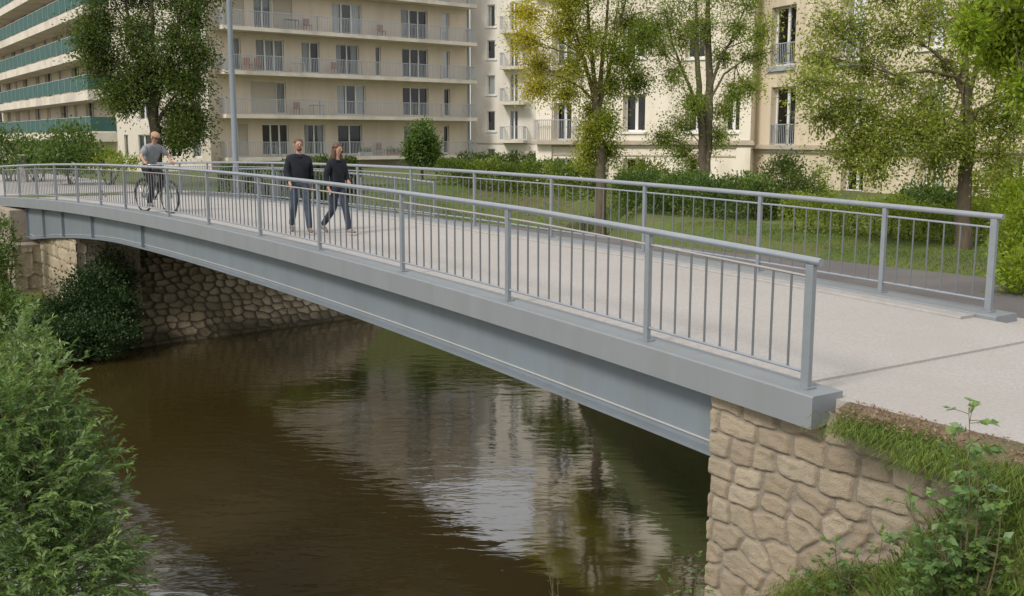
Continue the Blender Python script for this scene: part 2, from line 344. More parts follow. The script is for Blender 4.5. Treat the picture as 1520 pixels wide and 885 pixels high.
# ------------------------------------------------------------------ the footbridge
bridge = tag(empty('footbridge', sn(18, 2.2, 0)), 'long gently arched grey steel footbridge with pale deck crossing the river', 'bridge')
WB = 4.489
SE = 36.6
def sweep(profile, s0, s1, n, name, m, parent, smooth=False):
    b = MB(); ss = np.linspace(s0, s1, n); k = None; vs = []; fs = []
    for i, s in enumerate(ss):
        pr = profile(s); k = len(pr); vs += [bc(s, o, z) for o, z in pr]
    for i in range(n-1):
        for j in range(k): fs.append((i*k+j, i*k+(j+1) % k, (i+1)*k+(j+1) % k, (i+1)*k+j))
    fs += [tuple(reversed(range(k))), tuple(range((n-1)*k, n*k))]
    b.add(vs, fs); return pbuild(b, name, m, parent, smooth)
def dkz(s): return -.05
# deck surface slab
sweep(lambda s: [(.19, -.05), (WB-.22, -.05), (WB-.22, -.24), (.19, -.24)], .25, SE, 70, 'deck', M_deck, bridge)
jb = MB(); p = [Vector(sn(.27, .16, PZ+.004)), Vector(sn(1.17, 4.60, PZ+.004)), Vector(sn(1.20, 4.60, PZ+.004)), Vector(sn(.30, .16, PZ+.004))]
lo = [q-Vector((0, 0, .05)) for q in p]; jb.add(p+lo, [(0, 1, 2, 3), (0, 4, 5, 1), (1, 5, 6, 2), (2, 6, 7, 3), (3, 7, 4, 0), (7, 6, 5, 4)])
def beamh(s): return .27+.06*max(0, s/LEN)
for side in (0, 1):
    if side == 0: pf = lambda s: [(-.17, -.012), (-.158, 0), (.19, 0), (.19, -.2), (.05, -beamh(s)+.02), (-.17, -beamh(s))]
    else: pf = lambda s: [(WB+.2, 0), (WB+.2, -beamh(s)), (WB-.2, -beamh(s)), (WB-.22, -.012), (WB-.205, 0)]
    sweep(pf, -.22 if side == 0 else 1.0, SE+.6, 90, 'edge_beam', M_beam, bridge)
def gd(s):   # girder depth
    t = s/LEN; return .60+.42*max(0, (t-.62)/.26)**1.5 if t < .9 else 1.02
for side in (0, 1):
    o0 = .10 if side == 0 else WB-.14; sg = 1 if side == 0 else -1
    top = lambda s: -beamh(s)-.004
    g = sweep(lambda s: [(o0, top(s)), (o0+.03, top(s)), (o0+.03, -beamh(s)-gd(s)), (o0, -beamh(s)-gd(s))], 1.02, 33.3, 90, 'girder', M_steel, bridge)
    sweep(lambda s: [(o0-.10, -beamh(s)-gd(s)-.002), (o0+.14, -beamh(s)-gd(s)-.002), (o0+.14, -beamh(s)-gd(s)-.034), (o0-.10, -beamh(s)-gd(s)-.034)], 1.02, 33.3, 90, 'bottom_flange', M_steel, g)
    sweep(lambda s: [(o0-.014, -beamh(s)-gd(s)+.070), (o0-.002, -beamh(s)-gd(s)+.074), (o0-.002, -beamh(s)-gd(s)+.06), (o0-.014, -beamh(s)-gd(s)+.06)], 1.02, 33.3, 90, 'weld_strip', M_weld, g)
    for ps in (20.6, 25.3, 28.6, 31.0, 33.2):
        b = MB(); s1 = ps
        a, c, e, f = bc(s1, o0-.085, -beamh(s1)-.01), bc(s1, o0-.002, -beamh(s1)-.01), bc(s1, o0-.002, -beamh(s1)-gd(s1)+.004), bc(s1, o0-.085, -beamh(s1)-gd(s1)+.004)
        tv = btan(s1)*.018; vs = [a, c, e, f, a+tv, c+tv, e+tv, f+tv]
        b.add(vs, [(0, 1, 2, 3), (7, 6, 5, 4), (0, 4, 5, 1), (1, 5, 6, 2), (2, 6, 7, 3), (3, 7, 4, 0)]); pbuild(b, 'stiffener', M_steel, g)
sweep(lambda s: [(WB-.223, .0), (WB-.223, -.06), (WB-.47, -.06), (WB-.47, -.012), (WB-.455, .0)] if False else [(WB-.223, -.018), (WB-.223, -.06), (WB-.50, -.06), (WB-.50, -.03), (WB-.485, -.018)], 1.25, SE, 80, 'kerb', M_kerb, bridge)
pbuild(jb, 'expansion_joint', M_joint, bridge)
for cs in np.arange(3, 31, 4.0):
    b = MB(); pr = [(.14, -.26), (WB-.16, -.26), (WB-.16, -.55), (.14, -.55)]
    b.add([bc(cs, o, z) for o, z in pr]+[bc(cs+.14, o, z) for o, z in pr], [(0, 1, 2, 3), (7, 6, 5, 4), (0, 4, 5, 1), (1, 5, 6, 2), (2, 6, 7, 3), (3, 7, 4, 0)])
    pbuild(b, 'cross_beam', M_steel, bridge)

# railings ----------------------------------------------------------
def railing(label, off, tposts, t_end0, t_end1, basez, spacing, endH):
    root = tag(empty('railing', bc(tposts[0]*LEN, off, 0)), label, 'railing', 'steel railings of the footbridge')
    H = 1.1
    def hh(s): return H-(H-endH)*max(0, 1-s/4)
    s0, s1 = t_end0, t_end1
    b = MB(); n = 90; ss = [s0+(s1-s0)*i/n for i in range(n+1)]
    b.tube([bc(s, off, hh(s)) for s in ss], .034, 12); pbuild(b, 'handrail', M_rail, root, True)
    sp = [t*LEN for t in tposts]
    for i, s in enumerate(sp):
        b = MB(); p = bc(s, off, 0); tv = btan(s); ang = math.atan2(tv.y, tv.x)
        wd = .080 if i == 0 else .060; M = Matrix.Rotation(ang, 3, 'Z')
        top = hh(s)-.03; b.box((p.x, p.y, p.z+(top+basez)/2), (wd, .056, top-basez), M)
        post = pbuild(b, 'post', M_post, root, bevel=.006)
        b = MB(); b.box((p.x, p.y, p.z+basez+.006), (.13, .11, .012), M); pbuild(b, 'base_plate', M_post, post)
    bal = []
    for a, c in zip(sp[:-1], sp[1:]):
        for nm, z, r, mm in (('mid_rail', -.13, .0125, M_thin if off < 1 else M_rail), ('bottom_rail', None, .015, M_rail)):
            b = MB(); b.tube([bc(a+.034+(c-a-.068)*k/6, off, (hh(a+(c-a)*k/6)+z) if z else .13) for k in range(7)], r, 8); pbuild(b, nm, mm, root, True)
        k = max(2, round((c-a)/spacing)); 
        for j in range(1, k):
            s = a+(c-a)*j/k; bal.append(s)
    # balusters: the 95 nearest one by one, the rest as one stuff part
    bal.sort(key=lambda s: bc(s, off).length)
    for s in bal[:95]:
        b = MB(); jt = random.uniform(-.004, .004); b.tube([bc(s, off, .135), bc(s+jt, off, hh(s)-.135)], .0105, 8, cap=False); pbuild(b, 'baluster', M_bal, root, True)
    if bal[95:]:
        b = MB()
        for s in bal[95:]: b.tube([bc(s, off, .135), bc(s, off, hh(s)-.135)], .0105, 6, cap=False)
        kind(pbuild(b, 'balusters', M_bal, root, True), 'stuff')
    return root
tn = [0, .055, .124, .198, .277, .35, .429, .503, .599, .663, .729, .798, .865, .931, .992]
railing('grey steel railing along the near edge of the footbridge, closest to the camera', 0, tn, -.10, SE+.3, 0, .205, 1.045)
tf = [.034, .074, .131, .199, .269, .341, .413, .485, .557, .628, .70, .77, .84, .905]
railing('grey steel railing along the far edge of the footbridge, in front of hedge and grass', WB, tf, 1.13, .905*LEN+.2, 0, .215, 1.1)
# low guard rail of the footway slab beyond
b = MB()
root = tag(empty('guard_rail', sn(22, 7.0, 0)), 'thin second guard rail standing beyond the far railing, behind the walkers', 'railing')
b = MB(); b.tube([sn(17+14*i/20, 6.85, .98+.12*math.sin(math.pi*i/20)) for i in range(21)], .028, 8); pbuild(b, 'handrail', M_rail, root, True)
b = MB(); b.tube([sn(17+14*i/20, 6.85, .14) for i in range(21)], .014, 8); pbuild(b, 'bottom_rail', M_rail, root, True)
for s in np.arange(17, 31.1, 2.0):
    b = MB(); q = Vector(sn(s, 6.85, .5)); b.box(q, (.06, .05, 1.0), Matrix.Rotation(math.atan2(U[1], U[0]), 3, 'Z')); pbuild(b, 'post', M_post, root)
for s in np.arange(17.25, 31, .25):
    b = MB(); b.tube([sn(s, 6.85, .14), sn(s, 6.85, .96)], .009, 6, cap=False); pbuild(b, 'baluster', M_post, root)

# ------------------------------------------------------------------ masonry
def masonry(name, m, parent, org, ex, ez, Lx, Lz, res, seeds, pnorm=4.0, relief=.05, seed=0, joint=.016, aniso=1.0, nscale=1.0):
    """height-field of rounded stones: org corner, ex/ez unit axes, relief along ex x ez"""
    ex = np.array(ex, float); ez = np.array(ez, float); nv = np.cross(ex, ez)
    nx = int(Lx/res)+1; nz_ = int(Lz/res)+1
    gx, gz_ = np.meshgrid(np.linspace(0, Lx, nx), np.linspace(0, Lz, nz_), indexing='ij')
    wx = gx+.022*nscale*fbm(gx, gz_, 5/nscale, seed); wz = gz_+.020*nscale*fbm(gx, gz_, 5.5/nscale, seed+5)
    P = np.stack([wx.ravel(), wz.ravel()], 1); f1 = np.full(len(P), 9.); f2 = f1.copy(); i1 = np.zeros(len(P), int)
    for i, (sx, sz, ww, hh, pn) in enumerate(seeds):
        d = (np.abs((P[:, 0]-sx)/ww)**pn+np.abs((P[:, 1]-sz)/hh)**pn)**(1/pn)
        u = d < f1; f2 = np.where(u, f1, np.minimum(f2, d)); f1 = np.where(u, d, f1); i1 = np.where(u, i, i1)
    g = (f2-f1); sizes = np.array([min(a[2], a[3]) for a in seeds])[i1]; dist = g*sizes*.5
    k = np.clip((dist-joint*.3)/(joint*1.7), 0, 1); k = k*k*(3-2*k)
    rr = rng.random(len(seeds)); st = rr[i1]
    rough_ = .16*fbm(gx.ravel()+st*9, gz_.ravel()+st*5, 11/nscale, seed)+.12*fbm(gx.ravel()+st*3, gz_.ravel(), 27/nscale, seed+2)
    h = relief*(k*(.75+.35*st)+k*rough_*.8*np.clip(dist/(.05*nscale), 0, 1))+.003*fbm(gx.ravel(), gz_.ravel(), 40, 1)
    tone = np.where(k > .45, .38+.55*rng.random(len(seeds))[i1]+.05*rough_, .5*k)
    W = np.array(org)+gx.ravel()[:, None]*ex+gz_.ravel()[:, None]*ez+h[:, None]*nv
    idx = np.arange(nx*nz_).reshape(nx, nz_); Fq = np.stack([idx[:-1, :-1], idx[1:, :-1], idx[1:, 1:], idx[:-1, 1:]], -1).reshape(-1, 4)
    return npmesh(name, W, Fq, m, np.clip(tone, 0, 1), parent, smooth=True)
# right abutment
ab = tag(empty('abutment', sn(0, 2, -4)), 'coursed tan stone abutment wall carrying the near right end of the footbridge', 'abutment')
b = MB(); c = [(.97, .06), (.97, 4.9), (-4.5, 4.9), (-4.5, .06)]
zt = -.20
b.add([sn(s, n, zt) for s, n in c]+[sn(s, n, -6) for s, n in c], [(0, 1, 2, 3), (0, 4, 5, 1), (1, 5, 6, 2), (2, 6, 7, 3), (3, 7, 4, 0), (7, 6, 5, 4)])
pbuild(b, 'core', M_conc, ab)
seeds = []; z = 5.75; row = 0
while z > -.2:
    hgt = random.uniform(.18, .25); x = random.uniform(-.35, 0)
    while x < 5.4:
        ww = random.uniform(.26, .48)*(.75 if random.random() < .3 else 1); seeds.append((x+ww/2, z-hgt/2, ww, hgt, 5)); x += ww
    z -= hgt; row += 1
def warp_rubble(seeds):
    out = []
    for (x, z, ww, hh, pn) in seeds:
        # the lower middle is laid as rounder rubble
        k = max(0, 1-math.hypot((x-1.5)/1.5, (z-4.1)/1.0)); k = 0 if z > 5.0 else min(1, k*2.2)
        x2 = x+random.gauss(0, .09)*k; z2 = z+random.gauss(0, .09)*k+.10*math.sin((x-1)*2.2)*k
        s = 1-.0*k; out.append((x2, z2, ww*(1-k)+.30*k, hh*(1-k)+.27*k, pn*(1-k)+2.2*k))
    return out
seeds = warp_rubble(seeds)
# front face: runs from the river corner (s=1.03) back towards s=-4.4, facing the camera side
F0 = np.array(sn(1.03, .03, -5.9)); exv = np.array([-U[0], -U[1], 0]); ezv = np.array([0, 0, 1.0])
masonry('front_stonework', M_stone, ab, F0, exv, ezv, 5.2, 5.82, .0125, seeds, relief=.036, seed=3, joint=.012)
s2 = [(x, z, ww, hh, 5) for (x, z, ww, hh, pn) in [(a*1.0, b_, c_, d_, 5) for (a, b_, c_, d_, e_) in seeds]]
masonry('river_stonework', M_stone, ab, np.array(sn(.99, 4.9, -5.9)), np.array([-N[0], -N[1], 0]), ezv, 4.86, 5.65, .03, s2, relief=.06, seed=9)
# left abutment
ab2 = tag(empty('abutment', sn(33, 2, -3)), 'weathered concrete and stone abutment under the far left end of the footbridge', 'abutment')
def prism(b, lowpoly, z0, toppoly, z1):
    L = len(lowpoly); vs = [sn(s, n, z0) for s, n in lowpoly]+[sn(s, n, z1) for s, n in toppoly]
    b.add(vs, [tuple(range(L)), tuple(range(L, 2*L))]+[(i, (i+1) % L, L+(i+1) % L, L+i) for i in range(L)])
b = MB(); prism(b, [(33.35, -.32), (33.35, 5.0), (36.0, 5.0), (36.0, -.32)], -1.47, [(33.35, -.32), (33.35, 5.0), (36.3, 5.0), (36.3, -.32)], -.36); pbuild(b, 'bearing_block', M_conc, ab2, bevel=.02)
b = MB(); prism(b, [(32.4, -.60), (32.4, 5.2), (34.7, 5.2), (34.7, -.60)], -4.2, [(32.4, -.38), (32.4, 5.1), (35.9, 5.1), (35.9, -.38)], -1.48); pbuild(b, 'pier', M_conc, ab2, bevel=.03)
# stone face on the pier
sd2 = []
z = 3.6
while z > -.8:
    x = random.uniform(-.3, 0); hgt = random.uniform(.3, .42)
    while x < 6: 
        ww = random.uniform(.35, .65); sd2.append((x+ww/2, z-hgt/2, ww, hgt, 3)); x += ww
    z -= hgt
ezf = unit(np.array([0, 0, 1.0]))
b = MB(); lo_ = [(27.25, .50), (27.25, 2.3), (33.3, 2.3), (33.3, .50)]; prism(b, lo_, -4.6, lo_, -.92); pbuild(b, 'wing_wall', M_conc, ab2)
masonry('wing_stonework', M_rip, ab2, np.array(sn(32.40, .46, -4.6)), np.array([-U[0], -U[1], 0]), np.array([0, 0, 1.0]), 5.2, 3.66, .04, [(a_, z_+.4, w__, h__, p_) for a_, z_, w__, h__, p_ in sd2], relief=.05, seed=8, joint=.015, nscale=1.5)
masonry('wing_end_stonework', M_rip, ab2, np.array(sn(27.22, 2.3, -4.6)), np.array([-N[0], -N[1], 0]), np.array([0, 0, 1.0]), 1.84, 3.66, .04, [(a_, z_+.4, w__, h__, p_) for a_, z_, w__, h__, p_ in sd2], relief=.05, seed=12, joint=.015, nscale=1.5)
masonry('pier_stonework', M_rip, ab2, np.array(sn(32.37, 5.15, -4.2)), np.array([-N[0], -N[1], 0]), ezf, 5.6, 2.6, .05, sd2, relief=.03, seed=4, joint=.012, nscale=1.5)

# rip-rap revetment on the far bank
rv = tag(empty('stone_revetment', sn(27, 8, WZ)), 'sloping rubble stone revetment lining the far bank under the footbridge', 'stone bank')
ezr = unit(np.array(sn(30.6, 0, -.95))-np.array(sn(25.9, 0, WZ-.45)))
sd3 = []
z = 6.2; r_ = 0
while z > -.3:
    hgt = .33; x = -(r_ % 2)*.2
    while x < 19:
        ww = random.uniform(.32, .50); sd3.append((x+ww/2+random.gauss(0, .05), z-hgt/2+random.gauss(0, .04), ww, hgt, 2.3)); x += ww
    z -= hgt; r_ += 1
masonry('stone_facing', M_rip, rv, np.array(sn(26.35, 11.2, WZ-.45)), unit(np.array(sn(25.8, 0.2, 0))-np.array(sn(26.95, 11.2, 0))), ezr, 10.2, 5.6, .035, sd3, relief=.09, seed=6, joint=.034, nscale=1.6)

# ------------------------------------------------------------------ buildings
class Facade:
    """a facade plane from world point P0 to P1 (x,y); local x along it, z up, y = inwards"""
    def __init__(s, P0, P1):
        s.p0 = Vector((P0[0], P0[1], 0)); d = Vector((P1[0], P1[1], 0))-s.p0; s.L = d.length; s.ex = d.normalized(); s.ny = Vector((-s.ex.y, s.ex.x, 0))
        if s.ny.y < 0: s.ny = -s.ny
    def w(s, x, y, z): return s.p0+s.ex*x+s.ny*y+Vector((0, 0, z))
    def px(s, px, py):
        d0 = at(px, py, 1.0); o = Vector((0, 0, EYE)); r = d0-o
        den = r.dot(s.ny); k = (s.p0-o).dot(s.ny)/den; q = o+r*k; return (q-s.p0).dot(s.ex), q.z
    def box(s, b, x0, x1, y0, y1, z0, z1):
        vs = [s.w(x, y, z) for x in (x0, x1) for y in (y0, y1) for z in (z0, z1)]
        b.add(vs, [(0, 1, 3, 2), (4, 6, 7, 5), (0, 4, 5, 1), (2, 3, 7, 6), (0, 2, 6, 4), (1, 5, 7, 3)])
    def wall(s, b, x0, x1, z0, z1, holes, rev=.25):
        xs = sorted({x0, x1, *[h[0] for h in holes], *[h[1] for h in holes]}); zs = sorted({z0, z1, *[h[2] for h in holes], *[h[3] for h in holes]})
        xs = [x for x in xs if x0 <= x <= x1]; zs = [z for z in zs if z0 <= z <= z1]
        for i in range(len(xs)-1):
            for j in range(len(zs)-1):
                cx, cz = (xs[i]+xs[i+1])/2, (zs[j]+zs[j+1])/2
                if any(h[0] < cx < h[1] and h[2] < cz < h[3] for h in holes): continue
                b.add([s.w(xs[i], 0, zs[j]), s.w(xs[i+1], 0, zs[j]), s.w(xs[i+1], 0, zs[j+1]), s.w(xs[i], 0, zs[j+1])], [(0, 1, 2, 3)])
        for a, c, e, f in holes:
            f = min(f, z1); q = [(a, e), (c, e), (c, f), (a, f)]
            for k in range(4):
                (xa, za), (xb, zb) = q[k], q[(k+1) % 4]
                b.add([s.w(xa, 0, za), s.w(xb, 0, zb), s.w(xb, rev, zb), s.w(xa, rev, za)], [(0, 1, 2, 3)])
    def body(s, b, x0, x1, z0, z1, depth):
        # sides, back and top of the block behind the facade
        q = [s.w(x0, 0, z0), s.w(x1, 0, z0), s.w(x1, depth, z0), s.w(x0, depth, z0), s.w(x0, 0, z1), s.w(x1, 0, z1), s.w(x1, depth, z1), s.w(x0, depth, z1)]
        b.add(q, [(1, 2, 6, 5), (2, 3, 7, 6), (3, 0, 4, 7), (4, 5, 6, 7)])
def window(F, root, x0, x1, z0, z1, leaves=2, curtain=None, rev=.18, sill=False, frame=.06, mull=None):
    """white-framed window, with glass and whatever hangs behind it"""
    b = MB(); y0, y1 = rev, rev+.07
    F.box(b, x0, x0+frame, y0, y1, z0, z1); F.box(b, x1-frame, x1, y0, y1, z0, z1)
    F.box(b, x0+frame, x1-frame, y0, y1, z1-frame, z1); F.box(b, x0+frame, x1-frame, y0, y1, z0, z0+frame*1.3)
    for k in range(1, leaves):
        xm = x0+(x1-x0)*k/leaves; F.box(b, xm-(mull or frame*.8), xm+(mull or frame*.8), y0-.012, y1, z0+frame*1.3, z1-frame)
    if sill: F.box(b, x0-.12, x1+.12, -.09, rev-.004, z0-.09, z0-.004)
    w_ = pbuild(b, 'window', M_white, root)
    b = MB(); b.add([F.w(x0+.01, y1-.02, z0+.01), F.w(x1-.01, y1-.02, z0+.01), F.w(x1-.01, y1-.02, z1-.01), F.w(x0+.01, y1-.02, z1-.01)], [(0, 1, 2, 3)]); pbuild(b, 'pane', M_glass, w_)
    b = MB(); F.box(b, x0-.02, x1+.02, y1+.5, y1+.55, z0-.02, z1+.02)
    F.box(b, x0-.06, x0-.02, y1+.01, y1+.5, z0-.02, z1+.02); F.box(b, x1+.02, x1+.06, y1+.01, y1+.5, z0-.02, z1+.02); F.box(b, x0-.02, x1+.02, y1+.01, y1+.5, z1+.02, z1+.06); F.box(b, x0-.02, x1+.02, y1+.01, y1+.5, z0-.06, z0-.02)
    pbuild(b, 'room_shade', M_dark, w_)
    if curtain:
        b = MB(); W = x1-x0
        spans = {'full': [(0, 1)], 'left': [(0, .42)], 'right': [(.58, 1)], 'both': [(0, .3), (.72, 1)], 'half': [(0, .55)]}[curtain]
        for a, c in spans:
            n = max(6, int((c-a)*W/.07)); pts = [(x0+W*(a+(c-a)*i/n), y1+.08+(.03 if i % 2 else 0)) for i in range(n+1)]
            for (xa, ya), (xb, yb) in zip(pts[:-1], pts[1:]): b.add([F.w(xa, ya, z0), F.w(xb, yb, z0), F.w(xb, yb, z1), F.w(xa, ya, z1)], [(0, 1, 2, 3)])
        pbuild(b, 'curtain', M_curt, w_)
    return w_
def shutter(F, root, x0, x1, z0, z1):
    b = MB(); n = int((z1-z0)/.09)
    for i in range(n):
        za = z0+(z1-z0)*i/n; F.box(b, x0, x1, .08, .11, za+.006, z0+(z1-z0)*(i+1)/n-.006)
    F.box(b, x0, x1, .112, .14, z0, z1); return pbuild(b, 'shutter', M_shut, root)
def bars(F, b, x0, x1, y, z0, z1, sp=.11, r=.010, top=.022):
    n = max(1, round((x1-x0)/sp))
    for i in range(n+1):
        x = x0+(x1-x0)*i/n; F.box(b, x-r, x+r, y-r, y+r, z0, z1)
    F.box(b, x0-r, x1+r, y-top, y+top, z1+.001, z1+.045); F.box(b, x0-r, x1+r, y-.014, y+.014, z0-.03, z0-.001)
def bars_side(F, b, x, y0, y1, z0, z1, sp=.11, r=.010):
    n = max(1, round(abs(y1-y0)/sp))
    for i in range(n): y = y0+(y1-y0)*i/n; F.box(b, x-r, x+r, y-r, y+r, z0, z1)
    a, c = min(y0, y1), max(y0, y1); F.box(b, x-.02, x+.02, a+.024, c, z1+.001, z1+.045)

CURT = [None, 'left', 'both', 'right', 'half', 'full', None, 'both', 'right', 'left']
# --- the cream block with long railed balconies
F = Facade(at(322, 205, 68).xy, at(698, 205, 81).xy); LA = F.L
apt = tag(empty('apartment_block', F.w(LA/2, 0, 0)), 'cream apartment block with long full-width balconies behind thin grey railings, behind the walkers', 'building')
Z1 = F.px(500, 232)[1]; SH = 2.83      # slab level of the lowest balcony
levels = [Z1+SH*k for k in range(6)]; Z1 = levels[0]
rows = {0: [(354, 368, 1, 's'), (390, 429, 3, 0), (452, 483, 2, 2), (502, 538, 2, 0), (600, 637, 3, 3), (659, 667, 1, 0)],
        1: [(375, 412, 1, 's'), (413, 427, 1, 5), (502, 545, 3, 2), (599, 637, 3, 0), (660, 669, 1, 0)],
        2: [(351, 363, 1, 5), (385, 426, 3, 5), (452, 478, 2, 4), (502, 536, 2, 2), (560, 568, 1, 0), (599, 637, 3, 0), (659, 669, 1, 5)],
        3: [(340, 370, 1, 's'), (384, 410, 2, 5), (412, 440, 1, 's'), (498, 541, 3, 2), (598, 637, 3, 1), (658, 669, 1, 5)],
        4: [(384, 410, 2, 5), (452, 478, 2, 4), (498, 541, 3, 2), (598, 637, 3, 0), (658, 669, 1, 5)],
        5: [(384, 410, 2, 0), (498, 541, 3, 2), (598, 637, 3, 1)]}
b = MB(); holes = []; wins = []
for k, ws in rows.items():
    for (a, c, nl, cu) in ws:
        x0, x1 = F.px(a, 205)[0], F.px(c, 205)[0]; z0 = levels[k]+.12; z1 = z0+2.12; holes.append((x0, x1, z0, z1)); wins.append((x0, x1, z0, z1, nl, cu))
top = levels[5]+2.9
F.wall(b, -.9, LA, -3, top, holes); F.body(b, -.9, LA, -3, top, 12)
pbuild(b, 'wall', M_apt, apt)
for q in wins:
    if q[5] == 's': shutter(F, apt, *q[:4])
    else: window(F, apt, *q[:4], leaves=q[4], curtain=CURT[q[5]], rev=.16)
b = MB(); F.box(b, -1.2, LA+.3, -.5, 12, top+.002, top+.35); pbuild(b, 'roof', M_roof, apt)
b = MB(); xx = LA-.15; F.box(b, xx-.06, xx+.06, -.14, -.02, -1, top); pbuild(b, 'downpipe', M_brailing, apt)
for k in range(6):
    z = levels[k]; b = MB(); x1 = LA-.35; F.box(b, .1, x1, -1.45, -.003, z-.24, z+.02)
    bal = pbuild(b, 'balcony', M_slab, apt)
    b = MB(); bars(F, b, .16, x1-.06, -1.40, z+.10, z+1.0, sp=.12, r=.013); bars_side(F, b, .16, -1.40, -.02, z+.10, z+1.0, sp=.13); bars_side(F, b, x1-.06, -1.40, -.02, z+.10, z+1.0, sp=.13)
    for xp in np.arange(.16, x1, 3.4): F.box(b, xp-.025, xp+.025, -1.39, -1.34, z+.02, z+1.0)
    pbuild(b, 'balcony_railing', M_brailing, bal)
# things on the balconies
def chair(F, x, z, c, label, rz=0):
    o = tag(empty('balcony_chair', F.w(x, -.7, z+.02)), label, 'chair', 'chairs out on the balconies')
    for sx in (-.2, .2):
        for sy in (-.2, .2):
            b = MB(); F.box(b, x+sx-.018, x+sx+.018, -.7+sy-.018, -.7+sy+.018, z+.02, z+.44); pbuild(b, 'leg', c, o)
    b = MB(); F.box(b, x-.24, x+.24, -.94, -.46, z+.442, z+.48); pbuild(b, 'seat', c, o)
    b = MB(); F.box(b, x-.24, x+.24, -.49, -.455, z+.482, z+.92); pbuild(b, 'backrest', c, o)
def table(F, x, z, c, label):
    o = tag(empty('balcony_table', F.w(x, -.8, z+.02)), label, 'table', 'tables out on the balconies')
    b = MB(); F.box(b, x-.45, x+.45, -1.15, -.55, z+.70, z+.735); pbuild(b, 'tabletop', c, o)
    for sx in (-.4, .4):
        for sy in (-1.1, -.6):
            b = MB(); F.box(b, x+sx-.02, x+sx+.02, sy-.02, sy+.02, z+.02, z+.698); pbuild(b, 'leg', c, o)
def planter(F, x, z, wd, c, label):
    o = tag(empty('balcony_planter', F.w(x, -1.1, z+.02)), label, 'planter', 'planters out on the balconies')
    b = MB(); F.box(b, x-wd/2, x+wd/2, -1.28, -1.0, z+.02, z+.30); pbuild(b, 'box', c, o)
    n = int(260*wd); P = np.array([F.w(x+random.uniform(-wd/2, wd/2), random.uniform(-1.3, -.98), z+.3+abs(random.gauss(0, .14))) for _ in range(n)])
    leafobj('plant', P, rng.normal(size=(n, 3))+[0, 0, .6], .11, .5, L_bush, o)
M_red = mat('faded_red', (.30, .15, .12), rough=.6); M_terr = mat('terracotta', (.34, .17, .11), rough=.8); M_grey = mat('mid_grey', (.22, .23, .24), rough=.6); M_pale = mat('pale_plastic', (.55, .55, .53), rough=.5)
xq = lambda p: F.px(p, 205)[0]
chair(F, xq(366), levels[2], M_terr, 'terracotta chair at the left end of the third balcony from the bottom'); chair(F, xq(382), levels[2], M_red, 'faded red chair, second from the left on the third balcony from the bottom')
chair(F, xq(437), levels[1], M_red, 'faded red chair on the second balcony from the bottom, beside the shuttered window'); table(F, xq(463), levels[1], M_grey, 'grey table on the second balcony from the bottom')
chair(F, xq(494), levels[2], M_red, 'red chair midway along the third balcony from the bottom'); table(F, xq(437), levels[2], M_pale, 'pale table on the third balcony from the bottom, between two windows')
table(F, xq(430), levels[3], M_grey, 'dark grey table on the fourth balcony from the bottom'); chair(F, xq(455), levels[3], M_red, 'red chair on the fourth balcony from the bottom, left half'); chair(F, xq(562), levels[3], M_red, 'red chair alone on the fourth balcony from the bottom, right half')
chair(F, xq(557), levels[0], M_red, 'red chair on the lowest balcony between the woman and the round shrub'); planter(F, xq(572), levels[0], 1.2, M_terr, 'terracotta planter on the lowest balcony next to the red chair'); table(F, xq(398), levels[0], M_grey, 'grey table on the lowest balcony left of the walking man')
planter(F, xq(530), levels[0], 1.0, M_pale, 'pale planter on the lowest balcony just right of the woman')

# --- pale middle wing with small balconies
F = Facade(at(699, 205, 81.5).xy, at(800, 205, 80).xy); LM = F.L
mid = tag(empty('apartment_wing', F.w(LM/2, 0, 0)), 'plain pale rendered wing with narrow windows and small balconies, right of the cream block', 'building')
b = MB(); holes = []; W_ = []
for (a, c, y0, y1, nl) in [(723, 735, 7, 40, 1), (723, 735, 60, 88, 1), (723, 735, 112, 141, 1), (723, 735, 165, 195, 1), (723, 735, 221, 248, 1), (723, 735, -46, -14, 1),
                           (757, 769, 4, 47, 1), (757, 769, 57, 100, 1), (757, 769, 110, 152, 1), (757, 769, 164, 208, 1), (757, 769, 222, 248, 1), (757, 769, -50, -6, 1), (788, 799, 232, 252, 1)]:
    x0, z1 = F.px(a, y0); x1, z0 = F.px(c, y1); holes.append((x0, x1, z0, z1)); W_.append(nl)
F.wall(b, 0, LM+2, -3, 17, holes, .2); F.body(b, 0, LM+2, -3, 17, 11); pbuild(b, 'wall', M_mid, mid)
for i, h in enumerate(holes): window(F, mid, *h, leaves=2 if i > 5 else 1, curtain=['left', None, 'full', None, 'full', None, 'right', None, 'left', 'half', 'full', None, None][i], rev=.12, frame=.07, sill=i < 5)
for yb in (47, 100, 152, 208):
    x0, z = F.px(747, yb); x1 = F.px(782, yb)[0]; b = MB(); F.box(b, x0, x1, -1.1, -.003, z-.22, z); bl = pbuild(b, 'balcony', M_slab, mid)
    b = MB(); bars(F, b, x0+.04, x1-.04, -1.05, z+.08, z+1.0, .12); bars_side(F, b, x0+.04, -1.05, -.02, z+.08, z+1.0, .12); bars_side(F, b, x1-.04, -1.05, -.02, z+.08, z+1.0, .12); pbuild(b, 'balcony_railing', M_brailing, bl)
b = MB(); z = F.px(760, 213)[1]; F.box(b, 0, LM, -.05, -.003, z-.05, z+.05); pbuild(b, 'string_course', M_corn, mid)
b = MB(); F.box(b, -.2, LM+2.2, -.3, 11, 17.002, 17.3); pbuild(b, 'roof', M_roof, mid)
xa, za = F.px(782, 226); b = MB(); F.box(b, xa, LM+1, -.6, -.003, za-.1, za+.12); F.box(b, xa+.3, LM+1, -.45, -.003, za-.45, za-.102); pbuild(b, 'porch', M_corn, mid)

